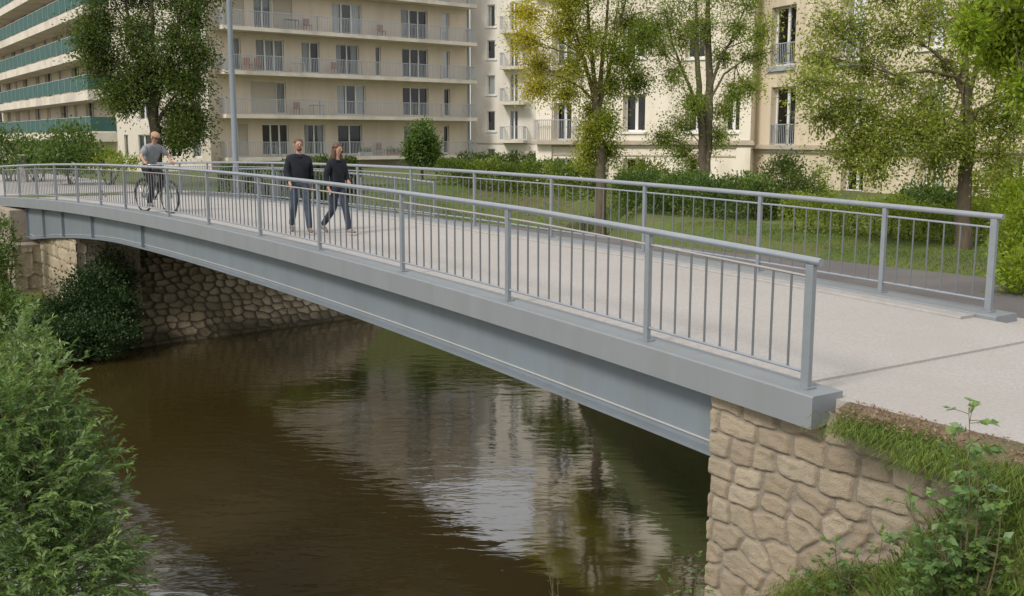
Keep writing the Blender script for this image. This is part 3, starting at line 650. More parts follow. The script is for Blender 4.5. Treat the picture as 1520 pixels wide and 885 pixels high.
# --- ivory old building, projecting part
F = Facade(at(801, 205, 52).xy, at(1112, 205, 46.5).xy); LF = F.L
ivo = tag(empty('stone_building', F.w(LF/2, 0, 0)), 'ivory rendered old building with tall white windows and a cornice, behind the two middle trees', 'building')
zc = F.px(950, 215)[1]; b = MB(); holes = []; spec = []
cols = [(822, 848), (925, 957), (1018, 1046), (1075, 1098)]
sy = [(235, 262), (141, 196), (30, 86), (-82, -24)]
for ci, (a, c) in enumerate(cols):
    for ri, (y0, y1) in enumerate(sy):
        if ci == 3 and ri != 1: continue
        y0_, y1_ = y0, y1
        if ci == 0 and ri: y0_, y1_ = y0+12, y1+13
        if ci == 0 and ri == 0: y1_ = 250
        x0, z1 = F.px(a, y0_); x1, z0 = F.px(c, y1_); holes.append((x0, x1, z0, z1)); spec.append((ci, ri))
topz = 13.4
F.wall(b, 0, LF, -3, topz, holes, .38); F.body(b, 0, LF, -3, topz, 12); pbuild(b, 'wall', M_fa, ivo)
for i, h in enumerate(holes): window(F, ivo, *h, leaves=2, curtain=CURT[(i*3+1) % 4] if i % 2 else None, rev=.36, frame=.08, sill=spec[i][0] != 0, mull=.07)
b = MB()
for k, (dz0, dz1, dy) in enumerate([(-.12, .0, .10), (.002, .14, .22), (.142, .20, .15)]): F.box(b, -.1, LF+.1+dy, -dy, -.003, zc+dz0, zc+dz1)
pbuild(b, 'cornice', M_corn, ivo)
b = MB(); F.box(b, 0, LF, -.04, -.003, zc-.55, zc-.48); pbuild(b, 'string_course', M_corn, ivo)
for q in ((-.15, .75, -.12, -3, topz), (LF-.55, LF+.12, -.12, -3, zc-.122), (LF-.45, LF+.08, -.09, zc+.21, topz)): b = MB(); F.box(b, q[0], q[1], q[2], -.003, q[3], q[4]); pbuild(b, 'pilaster', M_fa, ivo)
for ri in (1, 2, 3):
    h = [h for h, s_ in zip(holes, spec) if s_ == (0, ri)][0]
    b = MB(); F.box(b, h[0]-.9, h[1]+.4, -.55, -.003, h[2]-.18, h[2]-.01); bl = pbuild(b, 'balcony', M_corn, ivo)
    b = MB(); bars(F, b, h[0]-.85, h[1]+.35, -.5, h[2]+.06, h[2]+1.0, .11); bars_side(F, b, h[0]-.85, -.5, -.02, h[2]+.06, h[2]+1.0); bars_side(F, b, h[1]+.35, -.5, -.02, h[2]+.06, h[2]+1.0); pbuild(b, 'balcony_railing', M_brailing, bl)
b = MB(); F.box(b, -.3, LF+.3, -.35, 12, topz+.002, topz+.4); pbuild(b, 'roof', M_roof, ivo)

# --- sandy old building at the right
F = Facade(at(1113, 205, 47.6).xy, at(1560, 205, 33).xy); LF = F.L
san = tag(empty('stone_building', F.w(LF/2, 0, 0)), 'sandy rendered old building with barred tall windows at the right, behind the leaning tree', 'building')
b = MB(); holes = []; gr = []
rects = [(1146, 1179, 12, 96, 1), (1145, 1178, 130, 218, 1), (1248, 1281, -4, 88, 1), (1250, 1281, 125, 200, 0), (1249, 1280, 243, 287, 0), (1146, 1178, -108, -22, 1), (1250, 1282, -128, -38, 1),
         (1148, 1178, 238, 268, 0), (1366, 1399, 222, 276, 0), (1366, 1400, 122, 188, 0), (1366, 1400, 8, 70, 0), (1366, 1400, -100, -36, 0), (1478, 1515, 225, 285, 0), (1478, 1515, 110, 186, 0), (1478, 1515, -10, 64, 0)]
for (a, c, y0, y1, g) in rects:
    x0, z1 = F.px(a, y0); x1, z0 = F.px(c, y1); holes.append((x0, x1, z0, z1)); gr.append(g)
F.wall(b, 0, LF, -3, topz, holes, .34); F.body(b, 0, LF, -3, topz, 12); pbuild(b, 'wall', M_fb, san)
for i, h in enumerate(holes):
    wdw = window(F, san, *h, leaves=2, curtain=None, rev=.32, frame=.08, sill=not gr[i], mull=.07)
    if gr[i]:
        b = MB(); bars(F, b, h[0]+.03, h[1]-.03, .05, h[2]+.14, h[2]+.95, .13, .012); F.box(b, h[0]-.1, h[1]+.1, -.12, .0-.003, h[2]-.22, h[2]-.02); pbuild(b, 'window_guard', M_brailing, wdw)
b = MB(); zc = F.px(1180, 222)[1]
for k, (dz0, dz1, dy) in enumerate([(-.14, .0, .10), (.002, .14, .24), (.142, .20, .15)]): F.box(b, .2, LF+.2, -dy, -.003, zc+dz0, zc+dz1)
pbuild(b, 'cornice', M_corn, san)
b = MB(); F.box(b, -.3, LF+.3, -.35, 12, topz+.002, topz+.4); pbuild(b, 'roof', M_roof, san)

# --- block with green balconies at the left
F = Facade(at(8, 205, 99).xy, at(175, 205, 65.6).xy); LG = F.L
gre = tag(empty('apartment_block', F.w(LG/2, 0, 0)), 'cream apartment block with green panelled curved balconies at the far left', 'building')
zs = [F.px(8, y)[1] for y in (200, 158, 115, 71, 28)]; zs = [zs[0]+(zs[4]-zs[0])/4*k for k in range(7)]
b = MB(); holes = []; wi = []
for k, z in enumerate(zs):
    x = 2.0+(k % 2)*.6; j = 0
    while x < LG-3:
        wdt = [1.6, 2.4, .9, 2.2][(j+k) % 4]; holes.append((x, x+wdt, z+.1, z+2.25)); wi.append(((j*2+k) % 5)); x += wdt+[2.6, 3.4, 2.2][(j+k*2) % 3]; j += 1
x_ = F.px(168, 220)[0]; topg = zs[6]+2.9
F.wall(b, 0, LG, -3, topg, holes); F.body(b, 0, LG, -3, topg, 14); pbuild(b, 'wall', M_apt, gre)
for h, c_ in zip(holes, wi): window(F, gre, *h, leaves=2, curtain=CURT[c_*2 % 10], rev=.16)
for k, z in enumerate(zs):
    x1 = LG-.2 if k else LG-.1
    b = MB(); F.box(b, .1, x1, -1.6, -.003, z-.55, z+.02); bl = pbuild(b, 'balcony', M_slab, gre)
    b = MB(); F.box(b, .12, x1-.02, -1.58, -1.55, z+.10, z+1.0); F.box(b, .12, .15, -1.548, -.02, z+.10, z+1.0); F.box(b, x1-.05, x1-.02, -1.548, -.02, z+.10, z+1.0); pbuild(b, 'green_panel', M_green, bl)
    b = MB(); F.box(b, .1, x1, -1.60, -1.53, z+1.002, z+1.04)
    for xp in np.arange(.2, x1, 1.8): F.box(b, xp-.02, xp+.02, -1.61, -1.584, z+.02, z+1.0)
    pbuild(b, 'rail', M_brailing, bl)
b = MB(); F.box(b, -.3, LG+.1, -1.7, 14, topg+.002, topg+.3); pbuild(b, 'roof', M_roof, gre)
# its flank, facing us behind the big tree
F2 = Facade(F.w(LG+.004, 0, 0).xy, at(312, 205, 66.5).xy); holes = []
for (a, c) in [(184, 192), (205, 225), (252, 270), (285, 300)]:
    for (y0, y1) in [(200, 234), (150, 178), (92, 124), (34, 66), (-24, 8)]:
        if a == 205 and y0 == 150: a2 = 207
        x0, z1 = F2.px(a, y0); x1, z0 = F2.px(c, y1); holes.append((x0, x1, z0, z1))
b = MB(); F2.wall(b, 0, F2.L, -3, topg-.01, holes); F2.body(b, 0.01, F2.L, -3, topg-.01, 11); pbuild(b, 'flank_wall', M_fa, gre)
for i, h in enumerate(holes): window(F2, gre, *h, leaves=2 if h[1]-h[0] > .6 else 1, curtain=CURT[i % 10], rev=.14)
# --- sliver of a house at the extreme left edge
F = Facade(at(-70, 205, 104).xy, at(7.2, 205, 101).xy)
sli = tag(empty('town_house', F.w(F.L/2, 0, 0)), 'pale town house seen as a sliver at the left edge beyond the green balconies', 'building')
b = MB(); holes = []
for y0 in (20, 76, 130, 170):
    for a in (-40, -8): x0, z1 = F.px(a, y0-12); x1, z0 = F.px(a+12, y0+16); holes.append((x0, x1, z0, z1))
F.wall(b, 0, F.L, -3, 19, holes); F.body(b, 0, F.L, -3, 19, 10); pbuild(b, 'wall', M_slab, sli)
for h in holes: window(F, sli, *h, leaves=1, rev=.15)
b = MB(); F.box(b, -.3, F.L+.2, -.3, 10, 19.002, 19.4); pbuild(b, 'roof', M_roof, sli)

# ------------------------------------------------------------------ lamp post
p = atz(352, 292, 0.0); p = at(352, 290, 33); p.z = 0
lp = tag(empty('lamp_post', p), 'tall plain grey lamp post rising beyond the footbridge left of the walkers', 'lamp post')
b = MB(); b.tube([(p.x, p.y, -.3+k*.01 if k == 0 else z) for k, z in enumerate((-.3, .9, .95, 4, 9.4))], [.115, .115, .098, .09, .06], 16); pbuild(b, 'pole', M_steel, lp, True)
b = MB(); b.tube([(p.x, p.y, 9.35), (p.x, p.y, 9.8), (p.x+.4, p.y-.3, 10.1), (p.x+1.0, p.y-.75, 10.15)], .04, 10); pbuild(b, 'arm', M_steel, lp, True)
b = MB(); b.box((p.x+1.3, p.y-.97, 10.14), (.62, .24, .12), Matrix.Rotation(R(-37), 3, 'Z')); pbuild(b, 'lamp_head', M_grey, lp, bevel=.03)
b = MB(); b.box((p.x+.0, p.y-.115, .65), (.1, .03, .3)); pbuild(b, 'access_door', M_grey, lp)

# ------------------------------------------------------------------ trees
def bez(a, b, c, n):
    return [a*(1-t)**2+b*2*t*(1-t)+c*t*t for t in [i/n for i in range(n+1)]]
def in_ell(c, r, shell=.0):
    v = rng.normal(size=3); v /= np.linalg.norm(v); k = rng.random()**(1/3); k = max(k, shell*rng.random()**.2)
    return Vector(c)+Vector((v[0]*r[0]*k, v[1]*r[1]*k, v[2]*r[2]*k))
def tree(name, label, cat, trunks, clumps, mleaf, mbark, leaf=.11, twigs=26, per=60, spread=.28, group=None, width=.55, limb_r=.05, twig_r=.008, tonefn=None, sub=4, droop=0.0, crown_mats=None):
    """trunks: list of (points, radii); clumps: list of (centre, radii, attach height fraction, trunk index)"""
    base = trunks[0][0][0]; root = tag(empty(name, base), label, cat, group)
    tb = MB(); P = []; D = []; T = []
    for pts, rad in trunks:
        pts = [Vector(p) for p in pts]; fine = []; fr = []
        for i in range(len(pts)-1):
            for k in range(4):
                t = k/4; q = pts[i].lerp(pts[i+1], t); j = rad[i]*.22
                fine.append(q+Vector((random.uniform(-j, j), random.uniform(-j, j), 0)) if (i or k) else q); fr.append(rad[i]+(rad[i+1]-rad[i])*t)
        fine.append(pts[-1]); fr.append(rad[-1]); tb.tube(fine, fr, 12)
    for (c, r, af, ti) in clumps:
        pts, rad = trunks[ti]; pts = [Vector(p) for p in pts]; f = af*(len(pts)-1); i = min(int(f), len(pts)-2); t = f-i
        a = pts[i].lerp(pts[i+1], t); ra = rad[i]+(rad[i+1]-rad[i])*t
        c = Vector(c); mid_ = a.lerp(c, .5); mid_.z += -.10*(c-a).length+random.uniform(-.1, .2); mid_ += Vector((random.uniform(-.15, .15), random.uniform(-.15, .15), 0))*(c-a).length
        lp_ = bez(a, mid_, c, 7); lr = min(limb_r, ra*.7)
        for q in lp_[2:-1]: q += Vector([random.gauss(0, .04)*(c-a).length*.3 for _ in range(3)])
        tb.tube(lp_, [lr*(1-.72*k/7) for k in range(8)], 7, cap=False)
        subs = []
        for k in range(sub):
            st = lp_[random.choice([3, 4, 5, 6, 7])]; en = in_ell(c, [x*.65 for x in r]); m_ = st.lerp(en, .5)+Vector((random.uniform(-.1, .1), random.uniform(-.1, .1), random.uniform(-.05, .15)))*max(r)
            q = bez(st, m_, en, 4); tb.tube(q, [lr*.34*(1-.6*i_/4) for i_ in range(5)], 5, cap=False); subs.append(q)
        for k in range(twigs):
            st = random.choice(random.choice(subs)[1:]); en = in_ell(c, r, .75); en.z -= droop*random.random()
            m_ = st.lerp(en, .5)+Vector((0, 0, random.uniform(0, .12)*max(r)))
            q = bez(st, m_, en, 3); tb.tube(q, [twig_r*1.6, twig_r*1.2, twig_r, twig_r*.5], 4, cap=False)
            kk = max(4, int(per*random.uniform(.4, 1.4))); hue = random.random()
            ts = rng.random(kk)**.6; base_ = np.array([q[0], q[1], q[2], q[3]])
            B = np.stack([(1-ts)**3, 3*ts*(1-ts)**2, 3*ts**2*(1-ts), ts**3], 1) @ base_
            off = rng.normal(size=(kk, 3))*spread*(.35+.65*ts[:, None])
            P.append(B+off); D.append(off+rng.normal(size=(kk, 3))*spread*.6+np.array([0, 0, -.25*spread])); T.append(np.clip(.45*hue+.55*rng.random(kk), 0, 1))
    P = np.concatenate(P); D = np.concatenate(D); T = np.concatenate(T)
    if tonefn: T = tonefn(P, T)
    pbuild(tb, 'trunk', mbark, root, True)
    leafobj('crown', P, D, leaf*(.7+.6*rng.random(len(P))), width, mleaf, root, T)
    return root
def clump_field(pts, d, k=1.0):
    """[(px,py,rpx_w,rpx_h, depth offset, attach, trunk)] at depth d"""
    out = []
    for q in pts:
        px, py, rw, rh, dd, af, ti = q; dep = d+dd; c = at(px, py, dep); out.append((c, (rw*dep/FPX, min(rw, rh)*dep/FPX*1.1, rh*dep/FPX), af, ti))
    return out
# 1 the big dense tree left of the lamp post
d = 45; g0 = at(231, 250, d); g0.z = -.2
T1 = [([g0, at(231, 205, d), at(228, 165, d), at(226, 135, d)], [.30, .25, .22, .20]),
      ([at(228, 170, d), at(218, 130, d), at(196, 60, d), at(182, -20, d)], [.15, .12, .09, .04]),
      ([at(227, 150, d), at(228, 100, d), at(226, 30, d), at(222, -60, d)], [.16, .12, .08, .03]),
      ([at(229, 168, d), at(240, 120, d), at(262, 60, d), at(272, -20, d)], [.15, .12, .08, .04]),
      ([at(231, 185, d), at(246, 160, d), at(262, 140, d)], [.10, .07, .03])]
c = []
for q in [(150, 90, 40, 38), (140, 30, 34, 40), (160, -25, 40, 40), (200, 130, 34, 30), (175, 135, 26, 24), (200, 60, 44, 44), (205, -10, 50, 44), (225, -70, 60, 44), (255, -20, 48, 44), (285, 20, 30, 38), (292, 78, 26, 34), (255, 60, 44, 44),
          (250, 115, 40, 34), (285, 128, 28, 28), (215, 100, 36, 34), (268, 168, 36, 34), (290, 180, 24, 28), (268, 205, 30, 24), (180, 150, 20, 14), (130, 62, 22, 26), (300, -20, 24, 30), (266, 190, 18, 26)]:
    ti = 1 if q[0] < 195 else (3 if q[0] > 245 else 2)
    if q[1] > 150: ti = 4 if q[0] > 235 else 0
    c.append((*q, random.uniform(-1.0, 1.0), .45 if q[1] > 60 else .75, ti))
tree('tree', 'big dense dark green tree on several stems left of the lamp post, behind the cyclist', 'tree', T1, clump_field(c, d), L_dark, M_bark2, leaf=.12, twigs=38, per=92, spread=.36, limb_r=.07, sub=5)
# 2 round shrub before the cream block
d = 52; g0 = at(626, 262, d); g0.z = -.2
c = [(q[0], q[1], q[2], q[3], random.uniform(-.4, .4), .7, 0) for q in [(626, 205, 22, 22), (612, 215, 15, 18), (640, 216, 14, 18), (626, 190, 15, 14), (616, 232, 18, 14), (638, 234, 18, 13), (627, 222, 22, 16)]]
tree('small_tree', 'small round bright green tree in front of the lowest balcony of the cream block', 'tree', [([g0, at(626, 235, d), at(626, 205, d)], [.09, .07, .03])], clump_field(c, d), L_bush, M_bark2, leaf=.15, twigs=38, per=46, spread=.17, sub=4, limb_r=.03)
# 3 yellow-green tree in the middle
d = 33; g0 = at(893, 300, d); g0.z = gxy(g0.x, g0.y)-.1
T3 = [([g0, at(892, 250, d), at(888, 205, d), at(886, 165, d), at(884, 140, d)], [.20, .165, .15, .14, .12]),
      ([at(886, 165, d), at(876, 120, d), at(858, 60, d), at(832, -20, d)], [.085, .07, .05, .02]),
      ([at(886, 150, d), at(880, 100, d), at(873, 40, d), at(872, -50, d)], [.085, .07, .05, .02]),
      ([at(886, 160, d), at(893, 100, d), at(900, 40, d), at(905, -50, d)], [.085, .07, .05, .02]),
      ([at(887, 165, d), at(903, 110, d), at(915, 50, d), at(935, -20, d)], [.075, .06, .04, .02]),
      ([at(886, 155, d), at(862, 130, d), at(835, 115, d), at(812, 110, d)], [.05, .04, .03, .015])]
c = []
for q in [(785, 20, 34, 28, 1), (775, 60, 24, 22, 1), (800, 95, 36, 28, 5), (795, 132, 30, 16, 5), (832, 40, 36, 34, 1), (820, -20, 50, 32, 1), (850, 105, 34, 26, 2), (872, 60, 34, 34, 2), (870, -15, 48, 34, 2), (905, 70, 34, 34, 3),
          (930, 30, 34, 34, 4), (925, 95, 34, 24, 4), (925, -25, 50, 34, 4), (945, 125, 24, 18, 4), (905, 130, 22, 18, 3), (842, 140, 26, 14, 5), (874, 200, 8, 20, 0), (902, 185, 12, 20, 0), (872, 232, 6, 10, 0), (905, 225, 7, 12, 0), (880, 165, 18, 16, 0), (960, 60, 22, 30, 4), (845, 5, 30, 30, 1)]:
    c.append((q[0], q[1], q[2], q[3], random.uniform(-.9, .9), .55 if q[4] else .72, q[4]))
def tf3(P, T):   # the left of the crown has turned yellow
    x = (P[:, 0]/P[:, 1])*FPX+760; return np.clip(T*.55+.5*np.clip((890-x)/110, -.6, 1), 0, 1)
tree('tree', 'slender tree with leaves turning yellow on its left side, fourth trunk from the right', 'tree', T3, clump_field(c, d), L_yel, M_bark, leaf=.078, twigs=30, per=72, spread=.26, limb_r=.028, tonefn=tf3, sub=4)
bpy.data.objects['tree.001']['label'] = 'slender tree with leaves turning yellow on its left side, before the ivory building'
# 4 twin-stemmed sparse tree
d = 33.5; g0 = at(1046, 305, d); g0.z = gxy(g0.x, g0.y)-.1
T4 = [([g0, at(1046, 270, d), at(1043, 225, d), at(1040, 180, d), at(1036, 110, d), at(1034, 30, d), at(1030, -60, d)], [.21, .17, .14, .11, .09, .06, .02]),
      ([at(1046, 262, d), at(1051, 220, d+.1), at(1053, 150, d+.1), at(1052, 80, d+.1), at(1050, 0, d+.1), at(1054, -80, d)], [.14, .15, .135, .11, .07, .02]),
      ([at(1040, 170, d), at(1020, 120, d), at(1000, 70, d), at(985, 10, d)], [.06, .05, .035, .015]),
      ([at(1052, 140, d), at(1068, 90, d), at(1088, 55, d), at(1110, 0, d)], [.06, .05, .035, .015]),
      ([at(1053, 150, d), at(1075, 110, d), at(1110, 85, d), at(1150, 76, d)], [.045, .035, .025, .01])]
c = []
for q in [(985, 20, 34, 30, 2), (980, 70, 28, 26, 2), (1000, 115, 24, 22, 2), (1010, 50, 30, 30, 2), (1020, -10, 44, 32, 0), (1045, 40, 30, 30, 1), (1070, -10, 44, 32, 1), (1095, 40, 26, 26, 3), (1110, 5, 38, 28, 3), (1120, 80, 26, 20, 4), (1135, 50, 22, 24, 3),
          (1075, 85, 20, 20, 3), (1010, 185, 26, 18, 0), (985, 205, 24, 14, 0), (1010, 225, 26, 14, 0), (1075, 165, 16, 18, 1), (1065, 205, 16, 20, 1), (1030, 150, 14, 16, 0), (1030, 255, 16, 14, 0), (968, 45, 20, 24, 2), (1090, 140, 16, 14, 4), (1112, 130, 16, 12, 4)]:
    c.append((q[0], q[1], q[2]*1.05, q[3], random.uniform(-.9, .9), .5 if q[4] > 1 else (.75 if q[1] < 100 else .36), q[4]))
tree('tree', 'sparse twin-stemmed tree standing at the corner between ivory and sandy buildings', 'tree', T4, clump_field(c, d), L_mid, M_bark, leaf=.075, twigs=24, per=60, spread=.24, limb_r=.022, sub=4)
# 5 right tree with spreading limbs
d = 19.5; g0 = at(1427, 362, d); g0.z = -.12
T5 = [([g0, at(1429, 310, d), at(1436, 240, d), at(1438, 200, d), at(1436, 160, d), at(1434, 125, d), at(1430, 60, d), at(1438, -40, d)], [.17, .135, .12, .12, .10, .085, .05, .02]),
      ([at(1437, 130, d), at(1415, 105, d), at(1390, 80, d), at(1360, 60, d)], [.045, .04, .03, .012]),
      ([at(1437, 160, d), at(1420, 115, d), at(1375, 105, d-.3), at(1330, 112, d-.5), at(1290, 98, d-.6)], [.05, .04, .03, .02, .01]),
      ([at(1438, 190, d), at(1400, 168, d), at(1350, 180, d-.4), at(1300, 205, d-.6)], [.04, .03, .02, .01]),
      ([at(1438, 200, d), at(1450, 165, d), at(1480, 150, d), at(1520, 140, d)], [.045, .035, .02, .01]),
      ([at(1437, 150, d), at(1455, 80, d), at(1485, 40, d), at(1520, 0, d)], [.05, .04, .03, .015])]
c = []
for q in [(1225, 25, 40, 28, 2), (1215, 85, 34, 24, 2), (1205, 125, 22, 16, 2), (1270, 40, 40, 34, 2), (1280, 100, 36, 26, 2), (1255, 150, 38, 20, 2), (1225, 170, 24, 16, 3), (1290, 165, 38, 24, 3), (1275, 205, 30, 16, 3), (1260, 225, 20, 12, 3), (1325, 50, 40, 34, 1), (1335, 130, 40, 24, 2), (1340, 180, 36, 20, 3), (1318, 215, 30, 14, 3), (1300, -20, 60, 30, 1),
          (1375, 30, 36, 30, 1), (1385, 145, 34, 20, 3), (1370, 205, 26, 12, 3), (1380, -30, 50, 30, 1), (1400, 180, 24, 20, 3), (1405, 100, 26, 24, 1), (1430, 20, 40, 34, 0), (1470, 100, 34, 34, 5), (1500, 190, 34, 34, 4), (1480, 235, 30, 20, 4), (1505, 130, 32, 30, 4), (1460, 180, 24, 24, 4), (1500, 50, 40, 34, 5), (1300, 250, 9, 14, 3), (1420, 215, 22, 14, 0), (1390, 240, 18, 10, 0), (1505, 280, 28, 30, 4)]:
    c.append((q[0], q[1], q[2]*1.1, q[3]*1.1, random.uniform(-1.0, .7), .8 if q[4] else .75, q[4]))
tree('tree', 'olive green tree with long limbs reaching left over the grass at the right', 'tree', T5, clump_field(c, d), L_olive, M_bark, leaf=.066, twigs=34, per=42, spread=.25, limb_r=.018, twig_r=.005, sub=5, droop=.12)
# 6 bright near branch at the upper right corner, of a tree outside the frame
d = 13; g0 = at(1640, 470, d); g0.z = -.15
T6 = [([g0, at(1642, 300, d), at(1630, 150, d), at(1610, 40, d), at(1600, -60, d)], [.16, .13, .11, .08, .04]),
      ([at(1630, 150, d), at(1580, 60, d), at(1530, 20, d), at(1470, 10, d)], [.05, .04, .025, .01])]
c = []
for q in [(1500, 30, 34, 30, 1), (1460, 15, 30, 24, 1), (1505, 85, 30, 30, 1), (1470, 70, 26, 26, 1), (1440, 45, 18, 18, 1), (1545, 60, 40, 50, 1), (1560, 140, 40, 30, 0), (1520, -30, 50, 30, 1), (1590, 0, 60, 50, 0), (1530, 130, 22, 20, 1), (1470, -20, 40, 20, 1)]:
    c.append((q[0], q[1], q[2]*1.1, q[3]*1.1, random.uniform(-.5, .5), .8, q[4]))
tree('tree', 'bright yellow-green branches of a near tree hanging in at the upper right corner', 'tree', T6, clump_field(c, d), L_bright, M_bark, leaf=.085, twigs=34, per=30, spread=.10, limb_r=.02, twig_r=.004, width=.42, sub=4, droop=.15)

# ------------------------------------------------------------------ shrubs and hedges
def shrub(name, label, cat, lumps, mleaf, leaf=.1, n=3500, stems=8, group=None, width=.5, base=None, up=.35):
    """lumps: [(centre world, radii)] ; leaves fill a shell of each lump, stems rise from the base"""
    if base is None:
        base = Vector(lumps[0][0]); base.z = gxy(base.x, base.y)
    root = tag(empty(name, base), label, cat, group); P = []; D = []; T = []; b = MB()
    tot = sum(r[0]*r[2] for c, r in lumps)
    for c, r in lumps:
        c = np.array(c, float); r = np.array(r, float); k = int(n*r[0]*r[2]/tot); g = max(5, k//26)
        v = unit(rng.normal(size=(g, 3))); rad = .55+.5*rng.random(g)**.6; cc = c+v*r*rad[:, None]; hue = rng.random(g)
        j = rng.integers(0, g, k); off = rng.normal(size=(k, 3))*(r.min()*.20+leaf*.5)
        P.append(cc[j]+off); D.append(v[j]*.7+rng.normal(size=(k, 3))*.6+np.array([0, 0, up])); T.append(np.clip(.45*hue[j]+.55*rng.random(k), 0, 1))
        for q in range(max(2, stems//len(lumps))):
            e = cc[rng.integers(0, g)]; a = Vector(base)+Vector((random.gauss(0, .1), random.gauss(0, .1), -.1)); e = Vector(e); b.tube(bez(a, a.lerp(e, .5)+Vector((0, 0, .1)), e, 5), [.03, .025, .02, .015, .01, .006], 5, cap=False)
    P = np.concatenate(P); gg = np.array([0]); s_ = (P[:, :2]-A0) @ U; n_ = (P[:, :2]-A0) @ N; z_ = gz(s_, n_); P[:, 2] = np.maximum(P[:, 2], z_+.02)
    pbuild(b, 'stems', M_bark2, root, True)
    leafobj('foliage', P, np.concatenate(D), leaf*(.65+.7*rng.random(len(P))), width, mleaf, root, np.concatenate(T)); return root
def L(px, py, d, rw, rh, rd=None):
    return (at(px, py, d), (rw*d/FPX, (rd or rw*d/FPX*.8), rh*d/FPX))
# distant left shrubs
shrub('shrub', 'low dark green shrub at the far left edge under the green balconies', 'shrub', [L(12, 222, 50, 30, 26), L(-15, 215, 50, 25, 30)], L_bush, .17, 2600)
shrub('shrub', 'mid green shrub beside the small concrete post at the left', 'shrub', [L(52, 226, 50, 22, 22), L(38, 232, 49, 16, 14)], L_bush, .16, 1700)
shrub('shrub', 'tallest bright green shrub left of the cyclist', 'shrub', [L(103, 218, 47, 34, 30), L(85, 230, 46, 26, 18), L(125, 232, 46, 24, 20)], L_bush, .17, 4200)
shrub('shrub', 'low yellowish green shrub between the tallest shrub and the cyclist', 'shrub', [L(160, 238, 46, 26, 12), L(185, 243, 45, 16, 9)], L_mid, .14, 1500)
q = at(34, 245, 49); q.z = -.1; b = MB(); b.box((q.x, q.y, .55), (.35, .3, 1.4)); b.box((q.x, q.y, 1.28), (.42, .37, .1)); tag(b.build('stone_post', M_kerb, bevel=.02), 'small pale concrete post standing between the left shrubs', 'post')
# hedge bank seen through the far railing
def hedge(label, p0, p1, h, w_, m, n, leaf=.1, d0=None, zb=None):
    p0 = Vector(p0); p1 = Vector(p1); L_ = (p1-p0).length; k = max(3, int(L_/.7)); base = p0.lerp(p1, .5); base.z = gxy(base.x, base.y)
    root = tag(empty('hedge', base), label, 'hedge'); dr = (p1-p0).normalized(); nv = Vector((-dr.y, dr.x, 0)); P = []; T = []; D = []
    t = rng.random(n); a = rng.random(n)*math.pi; rr = .82+.22*rng.random(n)+.10*np.sin(t*L_*3.1)+.06*np.sin(t*L_*7.7)
    # box-like rounded section
    ca, sa_ = np.cos(a), np.sin(a); cx = np.sign(ca)*np.abs(ca)**.5*w_/2*rr; cz = np.abs(sa_)**.45*h*rr
    low = rng.random(n) < .30; cz = np.where(low, cz*rng.random(n), cz)
    X = p0.x+(p1.x-p0.x)*t+nv.x*cx; Y = p0.y+(p1.y-p0.y)*t+nv.y*cx; q = np.stack([X, Y], 1)-A0
    g = gz(q @ U, q @ N); g = np.maximum(g, zb) if zb is not None else g
    Pn = np.stack([X, Y, g+cz+rng.normal(size=n)*.05], 1); Dn = np.stack([nv.x*cx, nv.y*cx, cz*.8], 1)+rng.normal(size=(n, 3))*.5
    T = np.clip(.4*rng.random(n)+.3+.35*np.sin(t*L_*2.3+cz*3)*.6+.15*rng.normal(size=n), 0, 1)
    leafobj('foliage', Pn, Dn, leaf*(.65+.7*rng.random(n)), .55, m, root, T)
    b = MB()
    for i in range(k*2):
        x = p0.lerp(p1, (i+.5)/(k*2)); z0 = gxy(x.x, x.y); b.tube([(x.x, x.y, z0-.2), (x.x+random.gauss(0, .05), x.y, z0+h*.5), (x.x+random.gauss(0, .2), x.y+random.gauss(0, .2), z0+h*.85)], [.03, .02, .01], 5)
    pbuild(b, 'stems', M_bark2, root); return root
def ps(s, n): return Vector(sn(s, n, 0))
hedge('long clipped green hedge beyond the far railing, below the pale wing', at(655, 262, 47.5), at(800, 262, 45.5), 1.05, 1.2, L_grass, 9000, .11, zb=-.2)
hedge('dense green hedge left of the yellowing trunk, just beyond the far railing', at(795, 285, 40), at(880, 285, 36), 1.2, 1.2, L_grass, 7500, .10, zb=-.1)
hedge('tall dark hedge in front of the twin-stemmed tree, beyond the far railing', at(925, 300, 30.5), at(1130, 318, 26.5), 1.05, 1.1, L_bush, 10000, .085, zb=-.15)
hedge('low green hedge in front of the ivory building, left of the yellowing tree', at(690, 262, 62), at(905, 262, 50), 1.1, 1.2, L_dark, 9000, .14, zb=-.1)
hedge('overgrown green hedge on the river bank behind the walkers', ps(36.0, 13.5), ps(33.6, 10.0), 1.15, 2.2, L_dark, 9000, .15)
hedge('dark green hedge on the far bank beyond the end of the footway slab', ps(33.0, 7.4), ps(33.4, 9.9), 1.0, 1.8, L_bush, 7000, .13)
shrub('shrub', 'bushy green shrub right of the yellowing tree trunk, under the barred ground window', 'shrub', [L(955, 268, 36, 36, 24), L(985, 280, 35, 26, 20), L(925, 285, 35, 18, 18)], L_mid, .10, 5200)
shrub('shrub', 'green shrub around the foot of the twin-stemmed tree', 'shrub', [L(1030, 285, 32, 36, 24), L(1075, 300, 31, 30, 20), L(1000, 305, 30, 24, 16)], L_bush, .09, 4800)
shrub('shrub', 'tall dark green conical shrub against the corner of the sandy building', 'shrub', [L(1160, 268, 29, 34, 32), L(1135, 292, 28, 32, 26), L(1190, 290, 28, 30, 28), L(1160, 310, 27, 46, 22)], L_dark, .085, 9500)
shrub('shrub', 'airy light green shrub just right of the dark conical shrub', 'shrub', [L(1212, 270, 29, 16, 24), L(1222, 295, 28.5, 18, 20)], L_mid, .075, 1300)
